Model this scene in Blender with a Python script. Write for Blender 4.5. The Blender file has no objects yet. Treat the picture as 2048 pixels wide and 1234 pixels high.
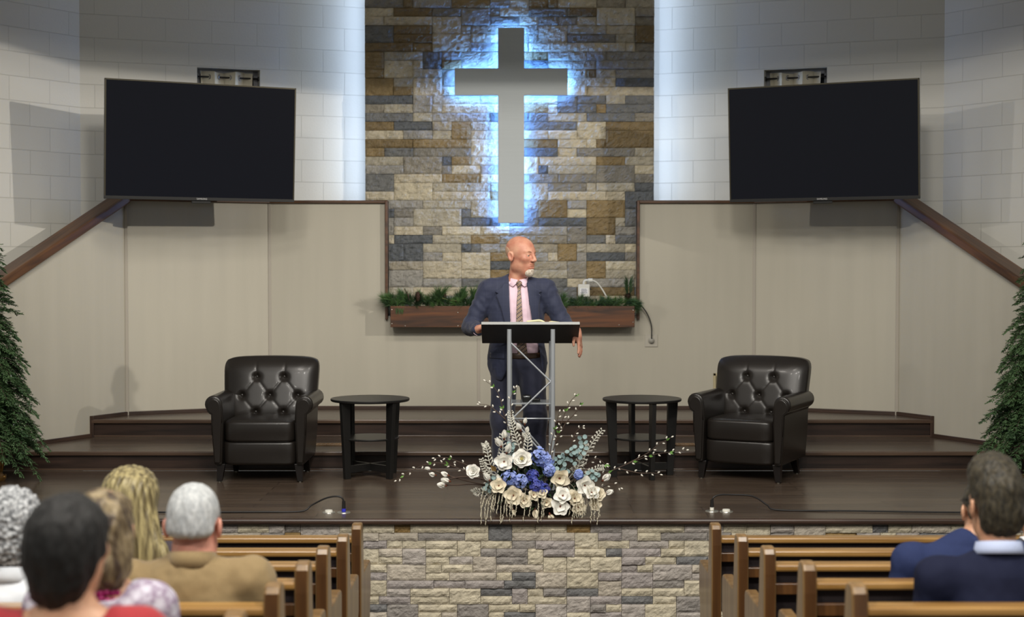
import bpy, bmesh, math, random
import numpy as np
from mathutils import Vector, Matrix, Euler, noise

R = math.radians
scene = bpy.context.scene
col = scene.collection

# ------------------------------------------------------------------ camera
cam_data = bpy.data.cameras.new("camera")
cam_data.sensor_width = 36.0
cam_data.lens = 36.0 * 2960.0 / 2048.0
cam_data.clip_end = 100
cam = bpy.data.objects.new("camera", cam_data)
cam.location = (0.0, 0.0, 1.6)
cam.rotation_euler = (R(90 - 1.683), 0, 0)
cam_data.dof.use_dof = True
cam_data.dof.focus_distance = 10.25
cam_data.dof.aperture_fstop = 2.2
col.objects.link(cam)
scene.camera = cam

# ------------------------------------------------------------------ exposure, ambient light of the hall
scene.view_settings.view_transform = 'Standard'
scene.view_settings.look = 'None'
scene.view_settings.gamma = 1.0
scene.view_settings.use_curve_mapping = False
scene.view_settings.exposure = 0.0

world = bpy.data.worlds.new("hall_ambience")
scene.world = world
world.use_nodes = True
bg = world.node_tree.nodes["Background"]
bg.inputs[0].default_value = (0.98, 1.0, 0.94, 1)
bg.inputs[1].default_value = 0.245


def spot(name, loc, target, energy, color, angle, radius, blend=0.35):
    d = bpy.data.lights.new(name, 'SPOT')
    d.energy = energy
    d.color = color
    d.spot_size = R(angle)
    d.spot_blend = blend
    d.shadow_soft_size = radius
    o = bpy.data.objects.new(name, d)
    o.location = loc
    o.rotation_euler = (Vector(target) - Vector(loc)).to_track_quat('-Z', 'Y').to_euler()
    col.objects.link(o)
    return o


def area(name, loc, target, energy, color, sx, sy):
    d = bpy.data.lights.new(name, 'AREA')
    d.energy = energy
    d.color = color
    d.shape = 'RECTANGLE'
    d.size = sx
    d.size_y = sy
    o = bpy.data.objects.new(name, d)
    o.location = loc
    o.rotation_euler = (Vector(target) - Vector(loc)).to_track_quat('-Z', 'Y').to_euler()
    col.objects.link(o)
    return o


WARM = (1.0, 0.93, 0.84)
# stage wash: each front corner of the hall lights the opposite half of the stage, cut off at the top by the soffit
spot("stage_spot_right", (9.4, 4.2, 4.75), (-1.4, 12.8, 3.3), 3000, WARM, 30, 0.06, 0.9)
spot("stage_spot_left", (-9.4, 4.2, 4.75), (1.1, 12.8, 3.3), 1000, WARM, 26, 0.06, 0.9)
# two unseen fill lights added to brighten the half walls behind the platform
for k, (lx, en) in enumerate([(-1.5, 62), (0.6, 52)]):
    area("platform_fill_%d" % k, (lx, 7.7, 4.55), (lx * 0.9, 13.0, 0.9), en, WARM, 0.7, 0.5)
# ceiling fixtures above the pews; rear pair and middle lamp are added fill lights
for k, (lx, ly, en) in enumerate([(-2.4, 0.8, 140), (2.4, 0.8, 140), (-1.8, 4.2, 110), (1.8, 4.2, 110), (0.3, 3.4, 150)]):
    area("hall_lamp_and_fill_%d" % k, (lx, ly, 5.0), (lx * 0.9, ly + (1.4 if abs(lx) > 1 else 6.0), 0), en, (1.0, 0.95, 0.87), 0.6, 0.6)

# ------------------------------------------------------------------ helpers


def lin(r, g, b):
    def f(c):
        c /= 255.0
        return c / 12.92 if c <= 0.04045 else ((c + 0.055) / 1.055) ** 2.4
    return (f(r), f(g), f(b), 1.0)


def newmat(name):
    m = bpy.data.materials.new(name)
    m.use_nodes = True
    nt = m.node_tree
    b = nt.nodes["Principled BSDF"]
    return m, nt, b


def node(nt, typ, **kw):
    n = nt.nodes.new(typ)
    for k, v in kw.items():
        setattr(n, k, v)
    return n


def coords(nt, scale=(1, 1, 1), rot=(0, 0, 0), loc=(0, 0, 0), out='Object'):
    tc = node(nt, 'ShaderNodeTexCoord')
    mp = node(nt, 'ShaderNodeMapping')
    mp.inputs['Scale'].default_value = scale
    mp.inputs['Rotation'].default_value = rot
    mp.inputs['Location'].default_value = loc
    nt.links.new(tc.outputs[out], mp.inputs[0])
    return mp.outputs[0]


def add_bump(nt, b, height_socket, strength, distance=0.01, prev=None):
    bp = node(nt, 'ShaderNodeBump')
    bp.inputs['Strength'].default_value = strength
    bp.inputs['Distance'].default_value = distance
    nt.links.new(height_socket, bp.inputs['Height'])
    if prev is not None:
        nt.links.new(prev, bp.inputs['Normal'])
    nt.links.new(bp.outputs[0], b.inputs['Normal'])
    return bp.outputs[0]


def mat(name, c, rough=0.5, metal=0.0, spec=0.5, var=0.0, vscale=(8, 8, 8), bump=0.0, bscale=(40, 40, 40), coat=0.0,
        bdist=0.01, sheen=0.0, sss=0.0, c2=None):
    """Principled surface with optional noise colour variation and noise bump."""
    m, nt, b = newmat(name)
    b.inputs['Base Color'].default_value = c
    b.inputs['Roughness'].default_value = rough
    b.inputs['Metallic'].default_value = metal
    b.inputs['Specular IOR Level'].default_value = spec
    b.inputs['Coat Weight'].default_value = coat
    b.inputs['Sheen Weight'].default_value = sheen
    if sss:
        b.inputs['Subsurface Weight'].default_value = sss
        b.inputs['Subsurface Radius'].default_value = (0.01, 0.004, 0.002)
    if var or c2:
        nz = node(nt, 'ShaderNodeTexNoise')
        nz.inputs['Scale'].default_value = 1.0
        nz.inputs['Detail'].default_value = 5.0
        nt.links.new(coords(nt, vscale), nz.inputs['Vector'])
        cr = node(nt, 'ShaderNodeValToRGB')
        if c2:
            ca, cb = c2, c
        else:
            ca = tuple(x * (1 - var) for x in c[:3]) + (1,)
            cb = tuple(min(1, x * (1 + var)) for x in c[:3]) + (1,)
        cr.color_ramp.elements[0].position = 0.3
        cr.color_ramp.elements[1].position = 0.7
        cr.color_ramp.elements[0].color = ca
        cr.color_ramp.elements[1].color = cb
        nt.links.new(nz.outputs[0], cr.inputs[0])
        nt.links.new(cr.outputs[0], b.inputs['Base Color'])
    if bump:
        nb = node(nt, 'ShaderNodeTexNoise')
        nb.inputs['Scale'].default_value = 1.0
        nb.inputs['Detail'].default_value = 6.0
        nt.links.new(coords(nt, bscale), nb.inputs['Vector'])
        add_bump(nt, b, nb.outputs[0], bump, bdist)
    return m


def wood(name, ca, cb, axis=0, rough=0.4, scale=1.0, coat=0.0, knots=0.0):
    """Grain stretched along a local axis."""
    m, nt, b = newmat(name)
    sc = [22 * scale] * 3
    sc[axis] = 1.6 * scale
    v = coords(nt, tuple(sc))
    nz = node(nt, 'ShaderNodeTexNoise')
    nz.inputs['Scale'].default_value = 1.0
    nz.inputs['Detail'].default_value = 8.0
    nz.inputs['Distortion'].default_value = 0.8 + knots
    nt.links.new(v, nz.inputs['Vector'])
    cr = node(nt, 'ShaderNodeValToRGB')
    cr.color_ramp.elements[0].position = 0.32
    cr.color_ramp.elements[1].position = 0.68
    cr.color_ramp.elements[0].color = ca
    cr.color_ramp.elements[1].color = cb
    nt.links.new(nz.outputs[0], cr.inputs[0])
    nt.links.new(cr.outputs[0], b.inputs['Base Color'])
    b.inputs['Roughness'].default_value = rough
    b.inputs['Coat Weight'].default_value = coat
    b.inputs['Coat Roughness'].default_value = 0.245
    add_bump(nt, b, nz.outputs[0], 0.08, 0.004)
    return m


def emit(name, c, strength):
    m, nt, b = newmat(name)
    b.inputs['Base Color'].default_value = (0, 0, 0, 1)
    b.inputs['Emission Color'].default_value = c
    b.inputs['Emission Strength'].default_value = strength
    return m


def tag(o, label=None, cat=None, group=None, kind=None):
    if label:
        o['label'] = label
    if cat:
        o['category'] = cat
    if group:
        o['group'] = group
    if kind:
        o['kind'] = kind
    return o


def thing(name, label, cat, loc=(0, 0, 0), rotz=0.0, group=None):
    o = bpy.data.objects.new(name, None)
    o.empty_display_size = 0.1
    col.objects.link(o)
    o.location = loc
    o.rotation_euler = (0, 0, rotz)
    return tag(o, label, cat, group)


def copy_tree(o, parent=None):
    c = o.copy()
    col.objects.link(c)
    c.parent = parent
    for ch in list(o.children):
        copy_tree(ch, c)
    return c


class MB:
    """Collects simple shapes into one mesh."""

    def __init__(self):
        self.v = []
        self.f = []

    def add(self, vs, fs):
        n = len(self.v)
        self.v.extend([tuple(p) for p in vs])
        self.f.extend([tuple(i + n for i in q) for q in fs])
        return self

    def box(self, c, s, rot=None):
        cx, cy, cz = c
        hx, hy, hz = s[0] / 2, s[1] / 2, s[2] / 2
        vs = [Vector((x, y, z)) for x in (-hx, hx) for y in (-hy, hy) for z in (-hz, hz)]
        if rot is not None:
            vs = [rot @ p for p in vs]
        vs = [p + Vector((cx, cy, cz)) for p in vs]
        fs = [(0, 1, 3, 2), (4, 6, 7, 5), (0, 4, 5, 1), (2, 3, 7, 6), (0, 2, 6, 4), (1, 5, 7, 3)]
        return self.add(vs, fs)

    def prism(self, poly, axis, a, b):
        """poly: list of 2D points; axis 0: (y,z) extruded in x; 1: (x,z) in y; 2: (x,y) in z."""
        n = len(poly)

        def mk(p, t):
            if axis == 0:
                return (t, p[0], p[1])
            if axis == 1:
                return (p[0], t, p[1])
            return (p[0], p[1], t)
        area2 = sum(poly[i][0] * poly[(i + 1) % n][1] - poly[(i + 1) % n][0] * poly[i][1] for i in range(n))
        pl = list(poly) if area2 > 0 else list(poly)[::-1]
        if axis == 1:
            pl = pl[::-1]
        vs = [mk(p, a) for p in pl] + [mk(p, b) for p in pl]
        fs = [tuple(range(n))[::-1], tuple(range(n, 2 * n))]
        for i in range(n):
            j = (i + 1) % n
            fs.append((i, j, n + j, n + i))
        return self.add(vs, fs)

    def tube(self, pts, r, n=8, caps=True):
        pts = [Vector(p) for p in pts]
        rs = r if isinstance(r, (list, tuple)) else [r] * len(pts)
        vs, fs = [], []
        up = None
        for i, p in enumerate(pts):
            t = (pts[min(i + 1, len(pts) - 1)] - pts[max(i - 1, 0)]).normalized()
            if up is None:
                up = Vector((0, 0, 1)) if abs(t.z) < 0.9 else Vector((1, 0, 0))
            sx = t.cross(up)
            if sx.length < 1e-6:
                sx = t.cross(Vector((1, 0.3, 0)))
            sx.normalize()
            up = sx.cross(t).normalized()
            for k in range(n):
                a = 2 * math.pi * k / n
                vs.append(p + (sx * math.cos(a) + up * math.sin(a)) * rs[i])
        for i in range(len(pts) - 1):
            for k in range(n):
                k2 = (k + 1) % n
                fs.append((i * n + k, i * n + k2, (i + 1) * n + k2, (i + 1) * n + k))
        if caps:
            fs.append(tuple(range(n))[::-1])
            fs.append(tuple(range((len(pts) - 1) * n, len(pts) * n)))
        return self.add(vs, fs)

    def lathe(self, prof, c=(0, 0, 0), n=32, rot=None):
        vs, fs = [], []
        for (r, z) in prof:
            for k in range(n):
                a = 2 * math.pi * k / n
                p = Vector((r * math.cos(a), r * math.sin(a), z))
                if rot is not None:
                    p = rot @ p
                vs.append(p + Vector(c))
        for i in range(len(prof) - 1):
            for k in range(n):
                k2 = (k + 1) % n
                fs.append((i * n + k, i * n + k2, (i + 1) * n + k2, (i + 1) * n + k))
        fs.append(tuple(range(n))[::-1])
        fs.append(tuple(range((len(prof) - 1) * n, len(prof) * n)))
        return self.add(vs, fs)

    def grid(self, fn, nu, nv):
        vs = [fn(i / nu, j / nv) for j in range(nv + 1) for i in range(nu + 1)]
        fs = [(j * (nu + 1) + i, j * (nu + 1) + i + 1, (j + 1) * (nu + 1) + i + 1, (j + 1) * (nu + 1) + i)
              for j in range(nv) for i in range(nu)]
        return self.add(vs, fs)

    def sphere(self, c, r, n=12, m=8):
        rr = r if isinstance(r, (tuple, list)) else (r, r, r)
        vs = [(c[0], c[1], c[2] - rr[2])]
        fs = []
        for j in range(1, m):
            ph = -math.pi / 2 + math.pi * j / m
            for k in range(n):
                a = 2 * math.pi * k / n
                vs.append((c[0] + rr[0] * math.cos(ph) * math.cos(a), c[1] + rr[1] * math.cos(ph) * math.sin(a), c[2] + rr[2] * math.sin(ph)))
        vs.append((c[0], c[1], c[2] + rr[2]))
        for k in range(n):
            fs.append((0, 1 + (k + 1) % n, 1 + k))
        for j in range(m - 2):
            for k in range(n):
                k2 = (k + 1) % n
                fs.append((1 + j * n + k, 1 + j * n + k2, 1 + (j + 1) * n + k2, 1 + (j + 1) * n + k))
        top = len(vs) - 1
        b = 1 + (m - 2) * n
        for k in range(n):
            fs.append((b + k, b + (k + 1) % n, top))
        return self.add(vs, fs)

    def build(self, name, m, parent=None, smooth=False, bevel=0.0, seg=2, loc=None, rot=None, angle=None):
        me = bpy.data.meshes.new(name)
        me.from_pydata(self.v, [], self.f)
        me.update()
        me.materials.append(m)
        o = bpy.data.objects.new(name, me)
        col.objects.link(o)
        if parent is not None:
            o.parent = parent
        if loc is not None:
            o.location = loc
        if rot is not None:
            o.rotation_euler = rot
        if smooth or angle:
            me.polygons.foreach_set('use_smooth', [True] * len(me.polygons))
            if angle:
                bm = bmesh.new()
                bm.from_mesh(me)
                for e in bm.edges:
                    if len(e.link_faces) == 2 and e.calc_face_angle(0) > R(angle):
                        e.smooth = False
                bm.to_mesh(me)
                bm.free()
        if bevel:
            bv = o.modifiers.new('edges', 'BEVEL')
            bv.width = bevel
            bv.segments = seg
            bv.limit_method = 'ANGLE'
            bv.angle_limit = R(40)
            bv.harden_normals = False
        return o


def spline(pts, n=8):
    """Catmull-Rom through points."""
    P = [Vector(p) for p in pts]
    P = [P[0] * 2 - P[1]] + P + [P[-1] * 2 - P[-2]]
    out = []
    for i in range(1, len(P) - 2):
        a, b, c, d = P[i - 1], P[i], P[i + 1], P[i + 2]
        for k in range(n):
            t = k / n
            out.append(0.5 * ((2 * b) + (c - a) * t + (2 * a - 5 * b + 4 * c - d) * t * t + (3 * b - a - 3 * c + d) * t ** 3))
    out.append(P[-2])
    return out


# ------------------------------------------------------------------ smooth distance-field bodies


class Body:
    """Smoothly blended limbs turned into one continuous skin."""

    def __init__(self):
        self.p = []
        self.Rm = np.eye(3)
        self.t = np.zeros(3)
        self.s = 1.0

    def frame(self, rot=None, t=(0, 0, 0), s=1.0):
        self.Rm = np.array(rot.to_3x3()) if rot is not None else np.eye(3)
        self.t = np.array(t, float)
        self.s = s
        return self

    def _pt(self, a):
        return self.Rm @ (np.array(a, float) * self.s) + self.t

    def cap(self, a, b, ra, rb=None, k=0.02, op='u'):
        rb = ra if rb is None else rb
        self.p.append((op, k * self.s, 'c', self._pt(a), self._pt(b), ra * self.s, rb * self.s))
        return self

    def ell(self, c, r, k=0.02, op='u', rot=None):
        m = self.Rm @ (np.array(rot.to_3x3()) if rot is not None else np.eye(3))
        self.p.append((op, k * self.s, 'e', self._pt(c), np.array(r, float) * self.s, m))
        return self

    def box(self, c, h, rad=0.01, k=0.01, op='u', rot=None):
        m = self.Rm @ (np.array(rot.to_3x3()) if rot is not None else np.eye(3))
        self.p.append((op, k * self.s, 'b', self._pt(c), np.array(h, float) * self.s, m, rad * self.s))
        return self

    @staticmethod
    def dist(q, P):
        if q[2] == 'c':
            a, b, ra, rb = q[3], q[4], q[5], q[6]
            ab = b - a
            t = np.clip(((P - a) @ ab) / max(1e-9, ab @ ab), 0, 1)
            return np.linalg.norm(P - a - t[:, None] * ab, axis=1) - (ra + t * (rb - ra))
        if q[2] == 'e':
            L = (P - q[3]) @ q[5]
            k0 = np.linalg.norm(L / q[4], axis=1)
            k1 = np.linalg.norm(L / (q[4] ** 2), axis=1)
            return np.where(k1 > 1e-6, k0 * (k0 - 1) / np.maximum(k1, 1e-6), -q[4].min())
        L = np.abs((P - q[3]) @ q[5]) - (q[4] - q[6])
        return np.linalg.norm(np.maximum(L, 0), axis=1) + np.minimum(L.max(axis=1), 0) - q[6]

    def ev(self, P, prims=None):
        d = None
        for q in (self.p if prims is None else prims):
            e = self.dist(q, P)
            k = max(q[1], 1e-5)
            if d is None:
                d = e if q[0] == 'u' else np.full(len(P), 9.0)
                if q[0] == 'u':
                    continue
            if q[0] == 'u':
                h = np.maximum(k - np.abs(d - e), 0) / k
                d = np.minimum(d, e) - h * h * k * 0.25
            else:
                e2 = -e if q[0] == 's' else e
                h = np.maximum(k - np.abs(d - e2), 0) / k
                d = np.maximum(d, e2) + h * h * k * 0.25
        return d if d is not None else np.full(len(P), 9.0)

    def bounds(self):
        lo, hi = np.full(3, 1e9), np.full(3, -1e9)
        for q in self.p:
            if q[0] != 'u':
                continue
            if q[2] == 'c':
                r = max(q[5], q[6])
                lo = np.minimum(lo, np.minimum(q[3], q[4]) - r)
                hi = np.maximum(hi, np.maximum(q[3], q[4]) + r)
            else:
                ext = np.abs(q[5]) @ q[4]
                lo = np.minimum(lo, q[3] - ext)
                hi = np.maximum(hi, q[3] + ext)
        return lo - 0.03, hi + 0.03

    def front_y(self, x, z, y0=-0.6, y1=0.1):
        """depth of the first surface met going in +y at (x, z)"""
        ys = np.arange(y0, y1, 0.004)
        P = np.stack([np.full(len(ys), x), ys, np.full(len(ys), z)], axis=1)
        d = self.ev(P)
        ins = np.nonzero(d < 0)[0]
        if len(ins) == 0:
            return None
        i = ins[0]
        if i == 0:
            return float(ys[0])
        a, b = d[i - 1], d[i]
        return float(ys[i - 1] + 0.004 * a / (a - b))

    def mesh(self, h=0.006):
        lo, hi = self.bounds()
        B = 12
        nb = np.ceil((hi - lo) / (h * B)).astype(int)
        n = nb * B + 1
        D = np.full(n, 1.0, np.float32)
        Rb = h * B * 0.87
        g = np.arange(B + 1) * h
        GX, GY, GZ = np.meshgrid(g, g, g, indexing='ij')
        G = np.stack([GX.ravel(), GY.ravel(), GZ.ravel()], axis=1)
        cs = np.array([(i, j, k) for i in range(nb[0]) for j in range(nb[1]) for k in range(nb[2])])
        C = lo + (cs + 0.5) * h * B
        dc = self.ev(C)
        per = [self.dist(q, C) for q in self.p]
        for bi in range(len(cs)):
            i, j, k = cs[bi] * B
            if abs(dc[bi]) > Rb * 1.6 + 0.03:
                if dc[bi] < 0:
                    D[i:i + B + 1, j:j + B + 1, k:k + B + 1] = -1.0
                continue
            use = []
            mu = min([per[a][bi] for a, q in enumerate(self.p) if q[0] == 'u'])
            for a, q in enumerate(self.p):
                if q[0] == 'u':
                    if per[a][bi] - Rb * 1.6 > mu + Rb * 1.6 + q[1] + 0.01:
                        continue
                elif q[0] == 's' and per[a][bi] > Rb * 3.4 + q[1] + 0.03:
                    continue
                use.append(q)
            d = self.ev(G + (lo + np.array((i, j, k)) * h), use)
            D[i:i + B + 1, j:j + B + 1, k:k + B + 1] = d.reshape(B + 1, B + 1, B + 1)
        return nets(D, lo, h)

    def build(self, name, m, parent, h=0.006, disp=None):
        V, F = self.mesh(h)
        me = bpy.data.meshes.new(name)
        me.vertices.add(len(V))
        me.vertices.foreach_set('co', V.astype(np.float32).ravel())
        me.loops.add(len(F) * 4)
        me.loops.foreach_set('vertex_index', F.astype(np.int32).ravel())
        me.polygons.add(len(F))
        me.polygons.foreach_set('loop_start', np.arange(0, len(F) * 4, 4, dtype=np.int32))
        me.polygons.foreach_set('use_smooth', np.ones(len(F), dtype=bool))
        me.update(calc_edges=True)
        me.validate()
        if disp:
            nr = [v.normal.copy() for v in me.vertices]
            for v, nn in zip(me.vertices, nr):
                v.co += nn * disp(v.co)
            me.update()
        me.materials.append(m)
        o = bpy.data.objects.new(name, me)
        col.objects.link(o)
        if parent is not None:
            o.parent = parent
        return o


def nets(D, lo, h):
    S = D < 0
    n = np.array(D.shape)
    cnt = np.zeros(n - 1, np.int8)
    for dx in (0, 1):
        for dy in (0, 1):
            for dz in (0, 1):
                cnt += S[dx:n[0] - 1 + dx, dy:n[1] - 1 + dy, dz:n[2] - 1 + dz]
    act = np.argwhere((cnt > 0) & (cnt < 8))
    vid = np.full(n - 1, -1, np.int64)
    vid[act[:, 0], act[:, 1], act[:, 2]] = np.arange(len(act))
    acc = np.zeros((len(act), 3))
    num = np.zeros(len(act))
    cor = [(a, b, c) for a in (0, 1) for b in (0, 1) for c in (0, 1)]
    val = {c: D[act[:, 0] + c[0], act[:, 1] + c[1], act[:, 2] + c[2]].astype(float) for c in cor}
    for c in cor:
        for ax in range(3):
            if c[ax] == 1:
                continue
            c2 = list(c)
            c2[ax] = 1
            a, b = val[c], val[tuple(c2)]
            cr = (a < 0) != (b < 0)
            t = np.where(cr, a / np.where(cr, a - b, 1), 0)
            p = np.tile(np.array(c, float), (len(act), 1))
            p[:, ax] += t
            acc += np.where(cr[:, None], p, 0)
            num += cr
    V = lo + (act + acc / num[:, None]) * h
    F = []
    for ax in range(3):
        u, w = (ax + 1) % 3, (ax + 2) % 3
        sl0 = [slice(None)] * 3
        sl1 = [slice(None)] * 3
        sl0[ax] = slice(0, -1)
        sl1[ax] = slice(1, None)
        a, b = S[tuple(sl0)], S[tuple(sl1)]
        E = np.argwhere(a != b)
        ok = (E[:, u] >= 1) & (E[:, w] >= 1) & (E[:, u] < n[u] - 1) & (E[:, w] < n[w] - 1)
        E = E[ok]
        ins = a[E[:, 0], E[:, 1], E[:, 2]]

        def cell(du, dw):
            q = E.copy()
            q[:, u] += du
            q[:, w] += dw
            return vid[q[:, 0], q[:, 1], q[:, 2]]
        Q = np.stack([cell(-1, -1), cell(0, -1), cell(0, 0), cell(-1, 0)], axis=1)
        Q[~ins] = Q[~ins][:, ::-1]
        F.append(Q)
    F = np.concatenate(F)
    F = F[(F >= 0).all(axis=1)]
    return V, F

# ================================================================== the room


def block_wall_mat(name, off_x, off_z):
    m, nt, b = newmat(name)
    tc = node(nt, 'ShaderNodeTexCoord')
    sp = node(nt, 'ShaderNodeSeparateXYZ')
    cb = node(nt, 'ShaderNodeCombineXYZ')
    nt.links.new(tc.outputs['Object'], sp.inputs[0])
    nt.links.new(sp.outputs['X'], cb.inputs['X'])
    nt.links.new(sp.outputs['Z'], cb.inputs['Y'])
    mp = node(nt, 'ShaderNodeMapping')
    mp.inputs['Location'].default_value = (off_x, off_z, 0)
    nt.links.new(cb.outputs[0], mp.inputs[0])
    br = node(nt, 'ShaderNodeTexBrick')
    br.offset = 0.5
    br.inputs['Scale'].default_value = 1.0
    br.inputs['Mortar Size'].default_value = 0.0035
    br.inputs['Mortar Smooth'].default_value = 0.4
    br.inputs['Brick Width'].default_value = 0.4064
    br.inputs['Row Height'].default_value = 0.2032
    br.inputs['Color1'].default_value = lin(198, 196, 188)
    br.inputs['Color2'].default_value = lin(194, 192, 184)
    br.inputs['Mortar'].default_value = lin(184, 182, 174)
    nt.links.new(mp.outputs[0], br.inputs['Vector'])
    nt.links.new(br.outputs['Color'], b.inputs['Base Color'])
    b.inputs['Roughness'].default_value = 0.55
    inv = node(nt, 'ShaderNodeMath', operation='SUBTRACT')
    inv.inputs[0].default_value = 1.0
    nt.links.new(br.outputs['Fac'], inv.inputs[1])
    n1 = add_bump(nt, b, inv.outputs[0], 0.6, 0.012)
    nz = node(nt, 'ShaderNodeTexNoise')
    nz.inputs['Scale'].default_value = 60
    nz.inputs['Detail'].default_value = 6
    nt.links.new(mp.outputs[0], nz.inputs['Vector'])
    add_bump(nt, b, nz.outputs[0], 0.12, 0.008, n1)
    return m


def wall(name, p0, p1, z0, z1, m, thick=0.12, hole=None, poly=None):
    """Wall from plan point p0 to p1 (left to right as seen from the hall); front face on that line. hole=(u0,u1,v0,v1)."""
    L = math.hypot(p1[0] - p0[0], p1[1] - p0[1])
    a = math.atan2(p1[1] - p0[1], p1[0] - p0[0])
    mb = MB()
    if poly:
        mb.prism(poly, 1, 0.0, thick)
    elif hole:
        u0, u1, v0, v1 = hole
        for (x0, x1, y0, y1) in [(0, u0, z0, z1), (u1, L, z0, z1), (u0, u1, z0, v0), (u0, u1, v1, z1)]:
            mb.prism([(x0, y0), (x1, y0), (x1, y1), (x0, y1)], 1, 0.0, thick)
    else:
        mb.prism([(0, z0), (L, z0), (L, z1), (0, z1)], 1, 0.0, thick)
    o = mb.build(name, m, loc=(p0[0], p0[1], 0), rot=(0, 0, a))
    return tag(o, kind='structure')


# plan of the apse: painted block walls
CB = (-1.37, 13.83)
CL = (-3.76, 12.93)
CLF = (-6.25, 9.33)


def mx(p):
    return (-p[0], p[1])


m_block_a = block_wall_mat("painted_block_a", 0.08, -0.126)
m_block_b = block_wall_mat("painted_block_b", 0.21, -0.126)
WIN = (1.01, 1.575, 2.28, 3.368)
LW = math.hypot(CB[0] - CL[0], CB[1] - CL[1])
wall("wall_block_left", CL, CB, 0.0, 5.35, m_block_a, 0.16, hole=WIN)
wall("wall_block_right", mx(CB), mx(CL), 0.0, 5.35, m_block_a, 0.16, hole=(LW - WIN[1], LW - WIN[0], WIN[2], WIN[3]))
wall("wall_block_back", CB, mx(CB), 0.0, 5.35, m_block_b, 0.16)
wall("wall_block_far_left", CLF, CL, -1.0, 5.35, m_block_b, 0.16)
wall("wall_block_far_right", mx(CL), mx(CLF), -1.0, 5.35, m_block_b, 0.16)

# soffit and ceiling over the stage
m_ceil = mat("ceiling_paint", lin(206, 205, 200), 0.8)
mb = MB()
mb.box((0, 11.9, 5.45), (15.0, 5.8, 0.2))
tag(mb.build("ceiling", m_ceil), kind='structure')
tag(MB().box((0, 9.25, 4.24), (15.0, 0.5, 0.56)).build("ceiling_soffit", m_ceil), kind='structure')

# painted half walls
m_half = mat("half_wall_paint", lin(180, 175, 160), 0.62, var=0.03, vscale=(9, 9, 0.7), bump=0.10, bscale=(70, 70, 70), bdist=0.004)
m_trim = wood("walnut_trim", lin(62, 40, 24), lin(104, 70, 42), 0, 0.4)
m_trim_v = wood("walnut_trim_upright", lin(62, 40, 24), lin(98, 64, 40), 2, 0.4)
m_dark_trim = wood("dark_trim", lin(46, 34, 28), lin(74, 56, 46), 0, 0.35)

GB = (-2.19, 13.33)     # back-left corner of the half wall
GL = (-3.345, 12.80)
dl = Vector((-0.645, -1.17)).normalized()
GLF = (GL[0] + dl.x * 2.9, GL[1] + dl.y * 2.9)
TOP = 2.155
OPL, OPR, SILL = -1.115, 1.122, 1.14

wall("wall_half_back", (GB[0], GB[1]), (-GB[0], GB[1]), 0.0, 0, m_half, 0.10,
     poly=[(0, 0), (4.38, 0), (4.38, TOP), (OPR + 2.19, TOP), (OPR + 2.19, SILL), (OPL + 2.19, SILL), (OPL + 2.19, TOP), (0, TOP)])
wall("wall_half_left", GL, GB, 0.0, TOP, m_half, 0.10)
wall("wall_half_right", mx(GB), mx(GL), 0.0, TOP, m_half, 0.10)
LS = 2.9
ZS = TOP - 0.515 * LS
wall("wall_half_side_left", GLF, GL, 0, 0, m_half, 0.10, poly=[(0, -0.1), (LS, -0.1), (LS, TOP), (0, ZS)])
wall("wall_half_side_right", mx(GL), mx(GLF), 0, 0, m_half, 0.10, poly=[(0, -0.1), (LS, -0.1), (LS, ZS), (0, TOP)])


def strip(name, a, b, w, h, m, up=(0, 0, 1)):
    """rectangular moulding from a to b; w across, h along up"""
    a, b = Vector(a), Vector(b)
    t = (b - a)
    L = t.length
    x = t.normalized()
    y = Vector(up).cross(x).normalized()
    z = x.cross(y).normalized()
    mb = MB().box((0, 0, 0), (L, w, h))
    o = mb.build(name, m, bevel=min(w, h) * 0.2)
    mt = Matrix((x, y, z)).transposed().to_4x4()
    mt.translation = (a + b) / 2
    o.matrix_world = mt
    return tag(o, kind='structure')


# caps on the half walls
cw = 0.15
strip("trim_1", (GB[0] - 0.02, GB[1] + 0.04, TOP + 0.012), (OPL, GB[1] + 0.04, TOP + 0.012), cw, 0.026, m_trim)
strip("trim_2", (OPR, GB[1] + 0.04, TOP + 0.012), (-GB[0] + 0.02, GB[1] + 0.04, TOP + 0.012), cw, 0.026, m_trim)
for sgn, nm in ((1, "trim_3"), (-1, "trim_4")):
    strip(nm, (sgn * GL[0], GL[1] + 0.04, TOP + 0.012), (sgn * GB[0], GB[1] + 0.04, TOP + 0.012), cw, 0.026, m_trim)
for sgn, nm in ((1, "trim_5"), (-1, "trim_6")):
    nrm = Vector((-dl.y, dl.x, 0)) * -0.0
    a = Vector((sgn * GL[0], GL[1], TOP + 0.02))
    b = Vector((sgn * GLF[0], GLF[1], ZS + 0.02))
    off = Vector((sgn * -0.03, 0.016, 0))
    strip(nm, a + off, b + off, 0.20, 0.075, m_trim)
strip("trim_7", (OPL - 0.012, GB[1] + 0.02, SILL - 0.03), (OPL - 0.012, GB[1] + 0.02, TOP + 0.02), 0.13, 0.024, m_trim_v, up=(1, 0, 0))
strip("trim_8", (OPR + 0.012, GB[1] + 0.02, SILL - 0.03), (OPR + 0.012, GB[1] + 0.02, TOP + 0.02), 0.13, 0.024, m_trim_v, up=(1, 0, 0))
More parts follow.
